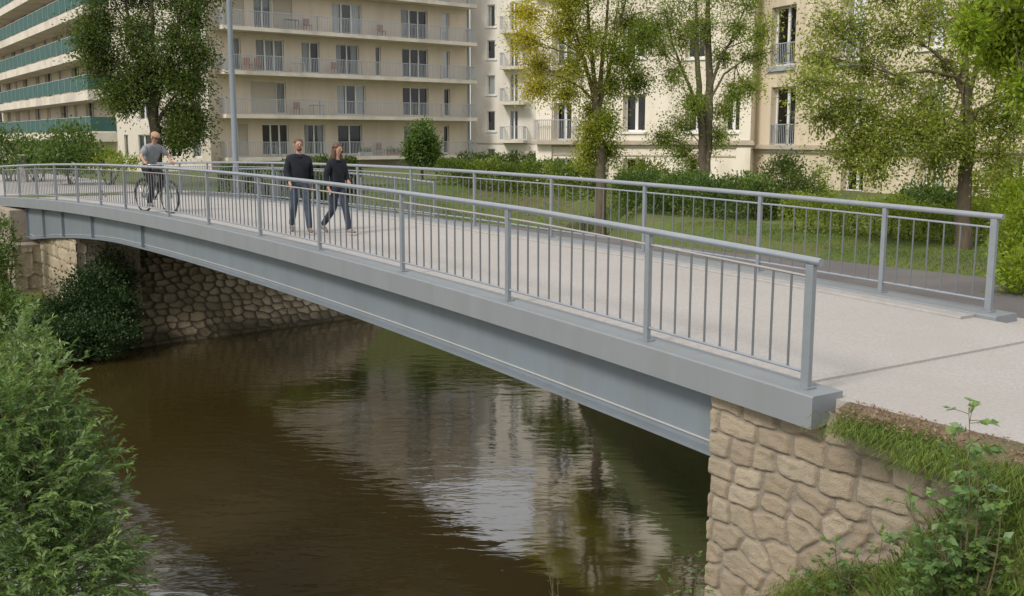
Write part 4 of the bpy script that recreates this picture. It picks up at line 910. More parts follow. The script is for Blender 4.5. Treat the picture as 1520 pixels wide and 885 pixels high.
shrub('shrub', 'leafy green shrub left of the leaning tree trunk by the sandy wall', 'shrub', [L(1375, 300, 24, 36, 26), L(1345, 312, 23, 26, 20), L(1405, 308, 23, 26, 24)], L_bush, .08, 6500)
shrub('shrub', 'green shrub behind the leaning tree trunk at the right', 'shrub', [L(1465, 285, 23, 34, 34), L(1450, 320, 22, 26, 22)], L_olive, .075, 4800)
hedge('scruffy low hedge along the far edge of the lawn below the sandy wall', at(1170, 330, 24.0), at(1470, 352, 20.3), .75, .9, L_mid, 11000, .07, zb=-.05)
shrub('bush', 'bright leafy bush at the right edge beside the end of the far railing', 'bush', [L(1515, 345, 14.5, 36, 45), L(1530, 405, 13.5, 46, 36), L(1512, 300, 15.5, 26, 30), L(1560, 340, 14, 50, 60)], L_bright, .075, 9500, width=.42)

# vegetation on the far bank around the left abutment
shrub('bush', 'large dark green bush on the far bank below the left end of the footbridge', 'bush', [L(140, 445, 30, 46, 44), L(100, 480, 29.5, 44, 34), L(160, 410, 31, 36, 36), L(175, 470, 29.5, 32, 36), L(135, 500, 28.5, 62, 28), L(60, 500, 28, 50, 24), L(170, 385, 32, 34, 24)], L_ivy, .085, 34000, width=.6)
shrub('bush', 'lighter low bush at the foot of the far bank, at the left edge', 'bush', [L(30, 480, 29, 40, 26), L(-5, 470, 29, 40, 40), L(40, 515, 27, 40, 18)], L_bush, .10, 8000)
shrub('bush', 'green bush at the left edge beside the left abutment', 'bush', [L(5, 355, 33, 16, 34), L(-20, 400, 32, 30, 50)], L_bush, .11, 3600)
def creeper(label, pts, m, n, leaf):
    root = tag(empty('creeper', pts[0][0]), label, 'creeper'); P = []; T = []
    for c, rs, rn in pts:
        s0, n0 = to_sn(c[0], c[1]); k = n//len(pts); ss = s0+rng.normal(size=k)*rs; nn_ = n0+rng.normal(size=k)*rn; z = gz(ss, nn_)+.02+.25*rng.random(k)
        xy = A0+ss[:, None]*U+nn_[:, None]*N; P.append(np.concatenate([xy, z[:, None]], 1)); T.append(rng.random(k))
    P = np.concatenate(P); leafobj('foliage', P, rng.normal(size=(len(P), 3))+[0, 0, .5], leaf*(.6+.8*rng.random(len(P))), .7, m, root, np.concatenate(T)); return root
creeper('dark ivy creeping over the top of the stone bank under the footbridge', [(Vector(sn(30.2, nn_, 0)), .55, .8) for nn_ in (.8, 2, 3.2, 4.6, 6, 7.4, 8.6)], L_ivy, 16000, .10)
q = Vector(sn(27.6, 6.3, -3.6)); q = atz(436, 462, -2.9)
shrub('weed', 'small bright green weed growing from the stone bank under the footbridge', 'weed', [((q.x, q.y, gxy(q.x, q.y)+.35), (.28, .28, .42))], L_bush, .10, 420, stems=4)

# ------------------------------------------------------------------ sprays of leaves: near willow-like shrub, saplings
def spray(P, D, T, b, start, dirv, length, step, leaf, droop=.25, curl=.15, r=.004, hue=.5, side_leaf=True):
    p = Vector(start); dv = Vector(dirv).normalized(); n = max(3, int(length/step)); pts = [p.copy()]
    for i in range(n):
        dv = (dv+Vector((random.gauss(0, curl), random.gauss(0, curl), random.gauss(0, curl)-droop*step))).normalized(); p = p+dv*step; pts.append(p.copy())
        t = i/n; lat = dv.cross(Vector((0, 0, 1))); lat = lat.normalized() if lat.length > .01 else Vector((1, 0, 0))
        for sg in (-1, 1):
            if t < .12: continue
            dd = dv*.75+lat*sg*(.75-.3*t)+Vector((random.gauss(0, .18), random.gauss(0, .18), random.gauss(0, .18)-.1))
            P.append(p[:]); D.append(dd[:]); T.append(min(1, max(0, hue*.5+.35*t+random.random()*.35)))
    P.append(p[:]); D.append(dv[:]); T.append(min(1, hue+.2))
    if b is not None and len(pts) > 2: b.tube(pts[::2]+([pts[-1]] if len(pts) % 2 == 0 else []), [r*(1-.7*i/len(pts[::2]+[0])) for i in range(len(pts[::2]+([pts[-1]] if len(pts) % 2 == 0 else [])))], 4, cap=False)
def spraybush(name, label, cat, base, lumps, count, length, step, leaf, m, width=.3, up=.35, group=None, stems=14):
    root = tag(empty(name, base), label, cat, group); P = []; D = []; T = []; b = MB(); base = Vector(base)
    wts = [r[0]*r[2] for c, r in lumps]; cum = np.cumsum(wts)/sum(wts)
    for i in range(count):
        k = int(np.searchsorted(cum, random.random())); c, r = lumps[k]; v = Vector(unit(rng.normal(size=3))); st = Vector(c)+Vector((v.x*r[0], v.y*r[1], v.z*r[2]))*random.uniform(.35, .98)
        dv = Vector((v.x, v.y, v.z*.6))+Vector((random.gauss(0, .3), random.gauss(0, .3), up+random.gauss(0, .25)))
        spray(P, D, T, b, st, dv, length*random.uniform(.6, 1.3), step, leaf, hue=random.random())
    for i in range(stems):
        c, r = random.choice(lumps); e = Vector(c)+Vector((random.uniform(-.5, .5)*r[0], random.uniform(-.5, .5)*r[1], random.uniform(0, .6)*r[2])); a = base+Vector((random.gauss(0, .25), random.gauss(0, .25), -.2))
        b.tube(bez(a, a.lerp(e, .4)+Vector((0, 0, .4)), e, 6), [.035-.004*k for k in range(7)], 6, cap=False)
    pbuild(b, 'stems', M_twig, root, True)
    P = np.array(P); leafobj('foliage', P, np.array(D), leaf*(.65+.7*rng.random(len(P))), width, m, root, np.array(T)); return root
lum = [L(20, 640, 11, 76, 90, 1.0), L(70, 725, 10.6, 76, 80, 1.0), L(10, 780, 10.3, 105, 90, 1.0), L(100, 820, 10.2, 62, 66, .9), L(60, 870, 9.8, 110, 60, .9), L(15, 565, 12, 40, 46, .9), L(125, 885, 9.8, 46, 36, .7), L(-60, 700, 11, 100, 160, 1.4), L(55, 625, 11.4, 36, 44, .7), L(95, 690, 11.2, 40, 36, .6), L(5, 505, 12.5, 30, 34, .8)]
base = at(60, 930, 10.6); base.z = WZ+.1
spraybush('willow_bush', 'large light green willow-like bush filling the lower left corner beside the water', 'bush', base, lum, 2300, .46, .030, .075, L_near, width=.28, up=.30)
# right hand bank plants
lum = [L(1420, 790, 6.0, 60, 70, .35), L(1380, 740, 6.1, 46, 50, .3), L(1450, 720, 6.2, 40, 50, .3), L(1430, 850, 5.8, 70, 50, .35), L(1370, 830, 5.9, 40, 50, .3)]
def onbank(px, py, d0=4.0, d1=12.0):
    """first point of the ground seen at this pixel"""
    o = Vector((0, 0, EYE)); p1 = at(px, py, 1.0)-o
    for k in range(400):
        d = d0+(d1-d0)*k/400; q = o+p1*d
        if gxy(q.x, q.y) > q.z: return Vector((q.x, q.y, gxy(q.x, q.y)))
    return o+p1*d1
def spot(px, py):  # ground point
    return onbank(px, py)
def plant(name, label, px0, py0, tops, m, leaf, width, nshoot, slen, step, group=None, root_d=None, stem_r=.008, up=.2, dd=0.0):
    """upright sapling: stems from a rooted point to pixel-placed tops at the same distance, leafy side shoots on them"""
    g = spot(px0, py0); d = g.y
    root = tag(empty(name, g), label, 'plant', group); P = []; D = []; T = []; b = MB()
    for (tx, ty) in tops:
        e = at(tx, ty, d-dd+random.uniform(-.15, .15)); a = g+Vector((random.gauss(0, .03), random.gauss(0, .03), -.05)); m_ = a.lerp(e, .5)+Vector((random.uniform(-.08, .08), random.uniform(-.05, .05), 0))
        q = bez(a, m_, e, 14); b.tube(q, [stem_r*(1-.75*i/14) for i in range(15)], 6, cap=False)
        n = max(4, int(nshoot*(e-a).length))
        for i in range(n):
            t = .12+.86*random.random(); k = int(t*14); st = q[k].lerp(q[min(k+1, 14)], t*14-k); an = random.random()*6.283
            dv = Vector((math.cos(an), math.sin(an), .25+up*random.random())); spray(P, D, T, b, st, dv, slen*(1.15-.75*t)*random.uniform(.6, 1.2), step, leaf, r=stem_r*.3, hue=.2+.6*t*random.random(), droop=.8, curl=.12)
        spray(P, D, T, b, e-(e-q[12])*.6, (e-q[12]), .12, step, leaf, r=stem_r*.3, hue=.9)
    pbuild(b, 'stems', M_twig, root, True)
    P = np.array(P); leafobj('leaves', P, np.array(D), leaf*(.6+.7*rng.random(len(P))), width, m, root, np.array(T)); return root
plant('sapling', 'tallest leafy sapling on the bank at the lower right, reaching up against the path', 1430, 870, [(1438, 605), (1415, 650), (1450, 690), (1400, 715), (1465, 735), (1385, 750)], L_near, .060, .60, 19, .26, .036)
plant('sapling', 'broad leafy sapling leaning left on the lower right bank, below the tallest one', 1400, 884, [(1345, 745), (1375, 770), (1330, 800), (1410, 780), (1360, 830), (1440, 800)], L_near, .058, .60, 17, .24, .036)
plant('sapling', 'small sapling with yellowish leaves right of the tallest sapling', 1455, 884, [(1470, 785), (1485, 770), (1462, 830)], L_bush, .048, .6, 22, .15, .032)
plant('weed', 'ragged green weed at the foot of the stone abutment', 1262, 884, [(1215, 830), (1240, 815), (1265, 835), (1290, 825), (1195, 860)], L_near, .05, .6, 22, .14, .032)
plant('weed', 'small weed just left of the abutment foot', 1290, 884, [(1310, 800), (1335, 845), (1300, 860)], L_bush, .045, .6, 20, .13, .032)
def twigplant(label, px, py, d, tops, leafy):
    g = at(px, py, d); root = tag(empty('twig_plant', g), label, 'plant'); P = []; D = []; T = []; b = MB()
    for tx, ty in tops:
        e = at(tx, ty, d+random.uniform(-.1, .1)); q = bez(g, g.lerp(e, .5)+Vector((random.uniform(-.06, .06), 0, .05)), e, 8); b.tube(q, [.007*(1-.7*i/8) for i in range(9)], 5, cap=False)
        if leafy:
            for k in range(3, 9): spray(P, D, T, b, q[k], Vector((random.gauss(0, 1), random.gauss(0, .6), .5)), .10, .028, .05, r=.002, hue=.5)
        else:
            for k in (3, 5, 6, 7): b.tube([q[k], q[k]+Vector((random.uniform(-.06, .06), 0, random.uniform(.03, .09)))], [.003, .0015], 4, cap=False); P.append(tuple(q[k])); D.append((random.gauss(0, 1), 0, .6)); T.append(.5)
    pbuild(b, 'stems', M_twig, root, True); P = np.array(P); leafobj('leaves', P, np.array(D), .045, .35, L_near if leafy else L_olive, root, np.array(T))
g = at(1020, 930, 8.2)
twigplant('thin leafy shoots standing in front of the dark water left of the abutment', 1020, 1010, 7.6, [(998, 832), (1035, 835), (1012, 850), (990, 870), (1040, 862)], True)
twigplant('bare reddish twig rising from the bottom edge before the water', 832, 1010, 8.4, [(808, 818), (822, 832), (828, 850)], False)

# ------------------------------------------------------------------ grass
def grass(name, region, n, h, m, k='stuff', hmin=.5, spread=.5, lean=.35, w_=.10):
    """region(n)-> s,n arrays"""
    ss, nn_ = region(n); n = len(ss); z = gz(ss, nn_); xy = A0+ss[:, None]*U+nn_[:, None]*N
    P = np.concatenate([xy, z[:, None]-.01], 1); D = rng.normal(size=(n, 3))*lean; D[:, 2] = 1
    o = leafobj(name, P, D, h*(hmin+rng.random(n)), w_, m, None, np.clip(rng.random(n)*.7+.25*fbm(ss, nn_, 1.3, 4), 0, 1)); 
    if k: kind(o, k)
    return o
def lawn(n):
    s = rng.uniform(-6, 13, n); q = rng.uniform(7.9, 13.5, n); q = np.where(s < 7, q, rng.uniform(8.2, 13.5, n)); d, W = sdf(s, q); ok = (d > .3); ok &= ~((s < 7) & (q < 8.15+(-s)*.02)); return s[ok], q[ok]
grass('grass', lawn, 60000, .055, L_grass, w_=.16, lean=.5)
def bankgrass(n):     # clumpy grass on the near bank, thick along the path edge
    s = rng.uniform(-7, 1.0, n); q = -.35-np.abs(rng.normal(0, 1, n))*1.1; f = fbm(s, q, 2.2, 2); edge = np.clip((-.75-q)/.5, 0, 1)
    dens = np.where(q > -1.5, .75, .32)*np.where(f > -.2, 1, .25)*np.where(q > -.55, .25, 1); ok = rng.random(n) < dens; ok &= ~((s > -.05) & (q > -.12)); return s[ok], q[ok]
grass('bank_grass', bankgrass, 60000, .12, L_grass, lean=.7, w_=.07)
def dry(n): s = -7+7.2*rng.random(n)**.8; q = rng.normal(-.12, .22, n); ok = (q < .16) & (s < -.4); return s[ok], q[ok]
M_dry = leafmat('leaf_dry', [(.14, .09, .055), (.24, .165, .10), (.34, .25, .16)], .15)
ls_, ln_ = dry(5200); lz = np.where(ln_ > -.26, .024-.10*np.clip(-ln_-.02, 0, 1), gz(ls_, ln_)+.01); lxy = A0+ls_[:, None]*U+ln_[:, None]*N
LD = rng.normal(size=(len(ls_), 3)); LD[:, 2] = np.abs(LD[:, 2])*.35
kind(leafobj('leaf_litter', np.concatenate([lxy, lz[:, None]], 1), LD, .028*(.5+rng.random(len(ls_))), .45, M_dry, None), 'stuff')
def slope(n): s = rng.uniform(20, 38, n); q = rng.uniform(12, 24, n); d, W = sdf(s, q); ok = (d > .2) & (d < 9); return s[ok], q[ok]
grass('slope_grass', slope, 60000, .10, L_grass, lean=.8, w_=.14)
def farbank(n): s = rng.uniform(28, 40, n); q = rng.uniform(-9, -.5, n); return s, q
grass('far_bank_grass', farbank, 26000, .22, L_bush, lean=.7, w_=.10)
def tuft(label, pts, n, ln, m):
    root = tag(empty('grass_tuft', pts[0]), label, 'grass tuft'); V_ = []; F_ = []; T_ = []
    for i in range(n):
        c = Vector(random.choice(pts))+Vector((random.gauss(0, .11), random.gauss(0, .11), random.gauss(0, .03))); a = random.uniform(0, 6.28); out = Vector((math.cos(a), math.sin(a), 0))-Vector((N[0], N[1], 0))*.9
        h = ln*random.uniform(.4, 1.7); p0 = c; p1 = c+Vector((0, 0, h*.45))+out*h*.30; p2 = p1+out*h*.40+Vector((0, 0, -h*.35)); w0 = out.cross(Vector((0, 0, 1))).normalized()*.0026; b0 = len(V_)
        V_ += [p0-w0, p0+w0, p1+w0, p1-w0, p2+w0*.2, p2-w0*.2]; F_ += [(b0, b0+1, b0+2, b0+3), (b0+3, b0+2, b0+4, b0+5)]; T_ += [random.random()]*6
    npmesh('blades', V_, F_, m, T_, root); return root
def edge(s0, s1, n0, n1, k, z=None):
    r_ = []
    for i in range(k):
        s_ = random.uniform(s0, s1); q_ = random.uniform(n0, n1); r_.append(sn(s_, q_, (gzp(s_, q_) if z is None else z)+.01))
    return r_
tuft('thick green grass tuft hanging over the top of the stone abutment beside the beam end', edge(-1.35, -.50, -.24, -.05, 18, -.12), 5200, .10, L_grass)
tuft('long green grass tuft spilling over the wall top behind the tallest sapling', edge(-2.6, -1.25, -.60, -.22, 22, -.10), 6000, .105, L_grass)
tuft('ragged grass tuft at the right edge of the picture below the paved path', edge(-3.6, -2.2, -.9, -.35, 30), 5000, .09, L_grass)
tuft('grass tuft at the foot of the abutment stones', edge(-.9, .1, -.5, -.1, 26), 3200, .09, L_grass)
# earth verge along the path edge
b = MB(); k = 200; rows = []
for i in range(k+1):
    s = -.35-i*.07; e = float(fbm(s, 0, 3.0)); hw = 1.0 if s < -2.0 else .25+.75*max(0, (-s-1.4)/.6) if s < -1.4 else .25; r_ = []
    for q, z in ((.14, .016), (.09+.02*e, .022), (.02-.10*hw, .008+.012*e), (.02-.30*hw-.05*e*hw, -.035*hw-.012), (.02-.48*hw-.08*e*hw, -.16 if s > -2 else min(-.05, gzp(s, .02-.48*hw-.08*e*hw)-.02))): r_.append(sn(s, q, z))
    rows.append(r_)
for i in range(k):
    for q in range(4): b.add([rows[i][q], rows[i+1][q], rows[i+1][q+1], rows[i][q+1]], [(0, 1, 2, 3)])
kind(b.build('soil_verge', M_soil), 'structure')

# ------------------------------------------------------------------ people
M_skin = mat('skin', (.46, .26, .18), rough=.55); M_hair1 = mat('short_hair', (.10, .05, .03), rough=.6); M_hair2 = mat('long_hair', (.12, .055, .03), rough=.5, c2=(.07, .032, .02), scale=30)
M_navy = mat('navy_cloth', (.010, .014, .022), rough=.9, c2=(.005, .007, .012), scale=14, bump=.5, bscale=18); M_char = mat('charcoal_cloth', (.045, .047, .045), rough=.85, c2=(.03, .032, .03), scale=12)
M_jean = mat('blue_jeans', (.055, .075, .11), rough=.85, c2=(.035, .05, .08), scale=9, bump=.4, bscale=20); M_djean = mat('dark_jeans', (.028, .038, .06), rough=.85, c2=(.018, .025, .042), scale=9, bump=.4, bscale=20)
M_shoe = mat('grey_shoe', (.20, .18, .16), rough=.7); M_sole = mat('white_sole', (.6, .58, .55), rough=.6); M_tee = mat('grey_tee', (.26, .28, .30), rough=.9, c2=(.19, .20, .22), scale=10, bump=.4, bscale=16)
M_black = mat('black_cloth', (.012, .012, .013), rough=.85); M_cap = mat('tan_cap', (.40, .24, .15), rough=.8); M_tyre = mat('tyre_rubber', (.03, .028, .026), rough=.8); M_bike = mat('bike_paint', (.012, .012, .013), rough=.35); M_chrome = mat('chrome', (.5, .5, .5), rough=.25, metal=.9)
M_eye = mat('eye_dark', (.02, .015, .012), rough=.3); M_lip = mat('lips', (.34, .12, .09), rough=.5); M_bag = mat('olive_bag', (.06, .06, .045), rough=.8)
def skinmesh(name, chains, m, parent, sub=2, extra=None):
    """chains: {id:(pos, rx, ry)}, edges list ; returns an evaluated mesh object"""
    V_, E_, Rr = chains
    me = bpy.data.meshes.new(name); me.from_pydata([tuple(v) for v in V_], E_, []); o = bpy.data.objects.new(name, me); COL.objects.link(o)
    md = o.modifiers.new('s', 'SKIN'); md.use_smooth_shade = True
    if not me.skin_vertices: me.skin_vertices.new() if hasattr(me.skin_vertices, 'new') else None
    for i, r in enumerate(Rr): me.skin_vertices[0].data[i].radius = r if isinstance(r, tuple) else (r, r); me.skin_vertices[0].data[i].use_root = (i == 0)
    s_ = o.modifiers.new('u', 'SUBSURF'); s_.levels = sub; s_.render_levels = sub
    dg = bpy.context.evaluated_depsgraph_get(); ev = o.evaluated_get(dg); nm = bpy.data.meshes.new_from_object(ev)
    bpy.data.objects.remove(o); bpy.data.meshes.remove(me)
    if extra:
        bm = bmesh.new(); bm.from_mesh(nm); tmp = bpy.data.meshes.new('t'); tmp.from_pydata(extra.v, [], extra.f); bm.from_mesh(tmp); bm.to_mesh(nm); bm.free(); bpy.data.meshes.remove(tmp)
    nm.name = name; nm.materials.clear(); nm.materials.append(m); nm.polygons.foreach_set('use_smooth', [True]*len(nm.polygons))
    q = bpy.data.objects.new(name, nm); COL.objects.link(q); q.parent = parent; return q
def ball(b, c, r, seg=10, rings=7):
    vs = []; fs = []
    for i in range(rings+1):
        a = math.pi*i/rings
        for k in range(seg): t = 2*math.pi*k/seg; vs.append((c[0]+r[0]*math.sin(a)*math.cos(t), c[1]+r[1]*math.sin(a)*math.sin(t), c[2]+r[2]*math.cos(a)))
    for i in range(rings):
        for k in range(seg): fs.append((i*seg+k, i*seg+(k+1) % seg, (i+1)*seg+(k+1) % seg, (i+1)*seg+k))
    b.add(vs, fs)
def person(label, loc, rz, sc, J, top, trou, shoe, hair, long_hair=False, short_sleeve=False, coat=0.0, cap=False, tw=1.0):
    """J: joints in a local frame facing +y, metres for a 1.78 m adult"""
    root = tag(empty('person', loc, rz), label, 'person'); root.scale = (sc, sc, sc); v = lambda k: Vector(J[k])
    V_ = [v('pelvis'), v('waist'), v('chest'), v('neck'), v('neck')+(v('head')-v('neck'))*.42, v('head')-(v('head')-v('neck'))*.12, v('head')+(v('head')-v('neck'))*.35, v('head')+(v('head')-v('neck'))*.75]
    Rr = [(.10*tw, .07), (.08*tw, .055), (.10*tw, .065), .046, .050, (.072, .085), (.080, .098), (.055, .065)]; E_ = [(i, i+1) for i in range(7)]
    def ch(ids, rad, start):
        p = start
        for k, r in zip(ids, rad): V_.append(v(k)); Rr.append(r); E_.append((p, len(V_)-1)); p = len(V_)-1
    ex = MB()
    for sd in 'lr':
        ch(['sho_'+sd, 'elb_'+sd, 'wri_'+sd, 'pal_'+sd], [.045, .038, .027, (.036, .020)], 2)
        ch(['hip_'+sd, 'kne_'+sd, 'ank_'+sd, 'toe_'+sd], [.065, .048, .036, .032], 0)
        w_, p_ = v('wri_'+sd), v('pal_'+sd); dr = (p_-w_).normalized(); la = dr.cross(Vector((0, 1, 0)) if abs(dr.y) < .8 else Vector((0, 0, 1))).normalized(); fw = la.cross(dr).normalized(); sg = 1 if sd == 'l' else -1
        for i, ln in enumerate((.068, .078, .072, .056)):
            a = p_+dr*.01+fw*(.027-.018*i)*1.0; curl = J.get('curl', .5)
            m1 = a+dr*ln*.5+la*sg*-.006; m2 = m1+(dr*(1-curl)+la*sg*-curl).normalized()*ln*.5; ex.tube([a-dr*.02, a+dr*ln*.2, m1, m2], [.009, .009, .008, .006], 6)
        a = w_.lerp(p_, .55)+fw*.022; ex.tube([a-fw*.01, a+fw*.022+dr*.02, a+fw*.028+dr*.055], [.011, .010, .007], 6)
    hd = v('head'); up = (v('head')-v('neck')).normalized(); fwd = Vector((0, 1, 0)); fwd = (fwd-up*fwd.dot(up)).normalized(); rt = fwd.cross(up)
    ex.tube([hd+fwd*.088+up*.035, hd+fwd*.112+up*.005, hd+fwd*.09-up*.008], [.009, .015, .008], 6)
    for sg in (-1, 1): ball(ex, hd+rt*sg*.083+up*.012, (.012, .022, .034), 8, 6)
    body = skinmesh('body', (V_, E_, Rr), M_skin, root, 2, ex)
    for sg in (-1, 1): b = MB(); ball(b, hd+fwd*.094+rt*sg*.032+up*.028, (.013, .009, .008), 8, 6); b.build('eye', M_eye, root, True)
    b = MB(); ball(b, hd+fwd*.090-up*.038, (.024, .010, .007), 8, 6); b.build('mouth', M_lip, root, True)
    # top garment
    V_ = [v('pelvis').lerp(v('waist'), .1)-(v('waist')-v('pelvis')).normalized()*coat, v('waist').lerp(v('chest'), .05), v('chest').lerp(v('neck'), .12), v('neck').lerp(v('chest'), .15)]; V_[2] = V_[2]-Vector((0, 0, .03)); V_[3] = v('neck')+Vector((0, 0, .0)); Rr = [(.182*tw, .130), (.158*tw, .120), (.135*tw, .112), (.066, .064)]; E_ = [(0, 1), (1, 2), (2, 3)]
    for sd in 'lr':
        ids = ['sho_'+sd, 'elb_'+sd, 'wri_'+sd]; q = [v(i) for i in ids]; q[0] = q[0]+Vector((0, 0, -.035))
        if short_sleeve: q = [q[0], q[0].lerp(q[1], .85)]; rr = [.082, .070]
        else: q = [q[0], q[1], q[1].lerp(q[2], .93)]; rr = [.084, .064, .048]
        p = 2
        for a, r in zip(q, rr): V_.append(a); Rr.append(r); E_.append((p, len(V_)-1)); p = len(V_)-1
    t_ = skinmesh('shirt' if short_sleeve else 'jacket', (V_, E_, Rr), top, root, 2)
    if not short_sleeve:
        b = MB(); c = v('chest').lerp(v('neck'), .72); b.tube([c+Vector((math.cos(a)*.068, math.sin(a)*.064+.005, .02*math.sin(a+3.14))) for a in [i*math.pi/6 for i in range(12)]+[0]], .022, 8); b.build('collar', top, t_, True)
    V_ = [v('pelvis')]; Rr = [(.158*tw, .112)]; E_ = []
    V_.append(v('pelvis')+Vector((0, 0, .09))); Rr.append((.148*tw, .105)); E_.append((0, 1))
    for sd in 'lr':
        p = 0
        for a, r in ((v('hip_'+sd), .105), (v('hip_'+sd).lerp(v('kne_'+sd), .5), .088), (v('kne_'+sd), .072), (v('kne_'+sd).lerp(v('ank_'+sd), .55), .066), (v('ank_'+sd)-(v('kne_'+sd)-v('ank_'+sd)).normalized()*.02, .058)): V_.append(a); Rr.append(r); E_.append((p, len(V_)-1)); p = len(V_)-1
    skinmesh('trousers', (V_, E_, Rr), trou, root, 2)
    for sd in 'lr':
        a, t = v('ank_'+sd), v('toe_'+sd); d = (t-a); heel = a-Vector((d.x, d.y, 0)).normalized()*.05; 
        heel.z = min(a.z, t.z+ (a.z-t.z)*.35) if a.z-t.z < .12 else a.z-.05
        s_ = skinmesh('shoe', ([a-Vector((0, 0, .02)), heel, t, t+d.normalized()*.04], [(0, 1), (0, 2), (2, 3)], [.048, .040, (.044, .034), (.036, .024)]), shoe, root, 2)
        b = MB(); so = Vector((0, 0, -.034)); b.tube([heel+so, heel.lerp(t, .5)+so, t+so, t+d.normalized()*.05+so], [.040, .042, .046, .030], 8, flat=.22); b.build('sole', M_sole, s_, True)
    if cap:
        b = MB(); c = hd+up*.055-fwd*.006
        vs = []; fs = []
        for i in range(6):
            a = i/5*math.pi/2
            for k in range(14): t = 2*math.pi*k/14; q = c+rt*math.cos(t)*.098*math.cos(a)+fwd*math.sin(t)*.113*math.cos(a)+up*.085*math.sin(a); vs.append(q)
        for i in range(5):
            for k in range(14): fs.append((i*14+k, i*14+(k+1) % 14, (i+1)*14+(k+1) % 14, (i+1)*14+k))
        b.add(vs, fs); o = b.build('cap', M_cap, root, True)
        b = MB(); pk = [c+rt*math.cos(t)*.088+fwd*math.sin(t)*.10 for t in [math.pi*k/8 for k in range(9)]]; ot = [c+rt*math.cos(t)*.080+fwd*(math.sin(t)*.105+.07*math.sin(t)+.0)-up*.012 for t in [math.pi*k/8 for k in range(9)]]
        lo = [q-up*.008 for q in pk]; lo2 = [q-up*.008 for q in ot]; Ls = 9; b.add(pk+ot+lo+lo2, [(i, i+1, 9+i+1, 9+i) for i in range(8)]+[(18+i+1, 18+i, 27+i, 27+i+1) for i in range(8)]+[(9+i, 9+i+1, 27+i+1, 27+i) for i in range(8)]); b.build('peak', M_black, o)
        b = MB(); ball(b, hd-fwd*.035+up*.01, (.088, .075, .06)); b.build('hair', hair, root, True)
    else:
        cc = hd+up*.048-fwd*.028
        if long_hair:
            V_ = [cc+up*.03, cc-fwd*.035-up*.06, hd-fwd*.075-up*.17, hd-fwd*.080-up*.29]; b = MB(); ball(b, cc+up*.012, (.095, .100, .08), 14, 10); b.build('fringe', hair, root, True); skinmesh('hair', (V_+[cc+rt*.065-up*.02, hd+rt*.082-up*.12-fwd*.0, hd+rt*.085-up*.22+fwd*.01, cc-rt*.065-up*.02, hd-rt*.082-up*.12, hd-rt*.085-up*.22+fwd*.01], [(0, 1), (1, 2), (2, 3), (0, 4), (4, 5), (5, 6), (0, 7), (7, 8), (8, 9)], [(.092, .092), (.090, .075), (.085, .05), (.055, .03), .045, .034, .02, .045, .034, .02]), hair, root, 2)
        else:
            b = MB(); ball(b, cc+up*.012, (.090, .098, .075), 14, 10); b.build('hair', hair, root, True)
            b = MB(); ball(b, hd+fwd*.062-up*.062, (.052, .040, .034), 10, 8); b.build('beard', hair, root, True)
    return root
zd = lambda x, y: bc(to_sn(x, y)[0], 0).z-.05
fz = math.atan2(-(-U[1]), -(-U[0]))   # heading helper
head_ang = math.atan2(-U[1], -U[0])-math.pi/2     # +y of the figure turned to the walking direction -U
JM = dict(pelvis=(0, 0, .97), waist=(0, .01, 1.12), chest=(0, .01, 1.33), neck=(0, .01, 1.50), head=(0, .03, 1.645), sho_l=(-.18, 0, 1.415), elb_l=(-.235, -.12, 1.16), wri_l=(-.225, -.08, .91), pal_l=(-.22, -.05, .84),
          sho_r=(.185, 0, 1.43), elb_r=(.245, .04, 1.15), wri_r=(.215, .20, .95), pal_r=(.205, .25, .89), hip_l=(-.09, 0, .90), kne_l=(-.11, .15, .50), ank_l=(-.12, .24, .095), toe_l=(-.125, .37, .055), hip_r=(.09, 0, .90), kne_r=(.115, -.02, .49), ank_r=(.13, -.27, .14), toe_r=(.14, -.17, .045))
x, y = -4.12, 19.7
man = person('short-haired bearded man walking in a dark navy jacket and blue jeans', (x, y, zd(x, y)), head_ang+R(-14), 1.025, JM, M_navy, M_jean, M_shoe, M_hair1, coat=.16, tw=1.08)
b = MB(); b.box((-.315, -.02, .98), (.07, .22, .30)); o = b.build('shoulder_bag', M_bag, None, bevel=.02); o.location = (x, y, zd(x, y)); o.rotation_euler = (0, 0, head_ang+R(-14)); tag(o, 'dark olive shoulder bag hanging at the walking man\'s side', 'bag')
JW = dict(pelvis=(0, 0, .97), waist=(0, .01, 1.12), chest=(0, .02, 1.32), neck=(0, .02, 1.49), head=(-.01, .04, 1.63), sho_l=(-.165, 0, 1.42), elb_l=(-.215, .02, 1.16), wri_l=(-.17, .14, 1.02), pal_l=(-.14, .18, .98),
          sho_r=(.165, 0, 1.42), elb_r=(.225, -.06, 1.15), wri_r=(.22, .0, .91), pal_r=(.215, .02, .84), hip_l=(-.085, 0, .90), kne_l=(-.03, .20, .50), ank_l=(.02, .34, .10), toe_l=(.02, .47, .07), hip_r=(.085, 0, .90), kne_r=(.07, -.04, .50), ank_r=(.07, -.36, .17), toe_r=(.07, -.27, .05))
x, y = -3.36, 19.5
person('long-haired woman walking in a navy jacket and dark jeans', (x, y, zd(x, y)), head_ang+R(16), .985, JW, M_navy, M_djean, M_shoe, M_hair2, long_hair=True, coat=.12, tw=.95)

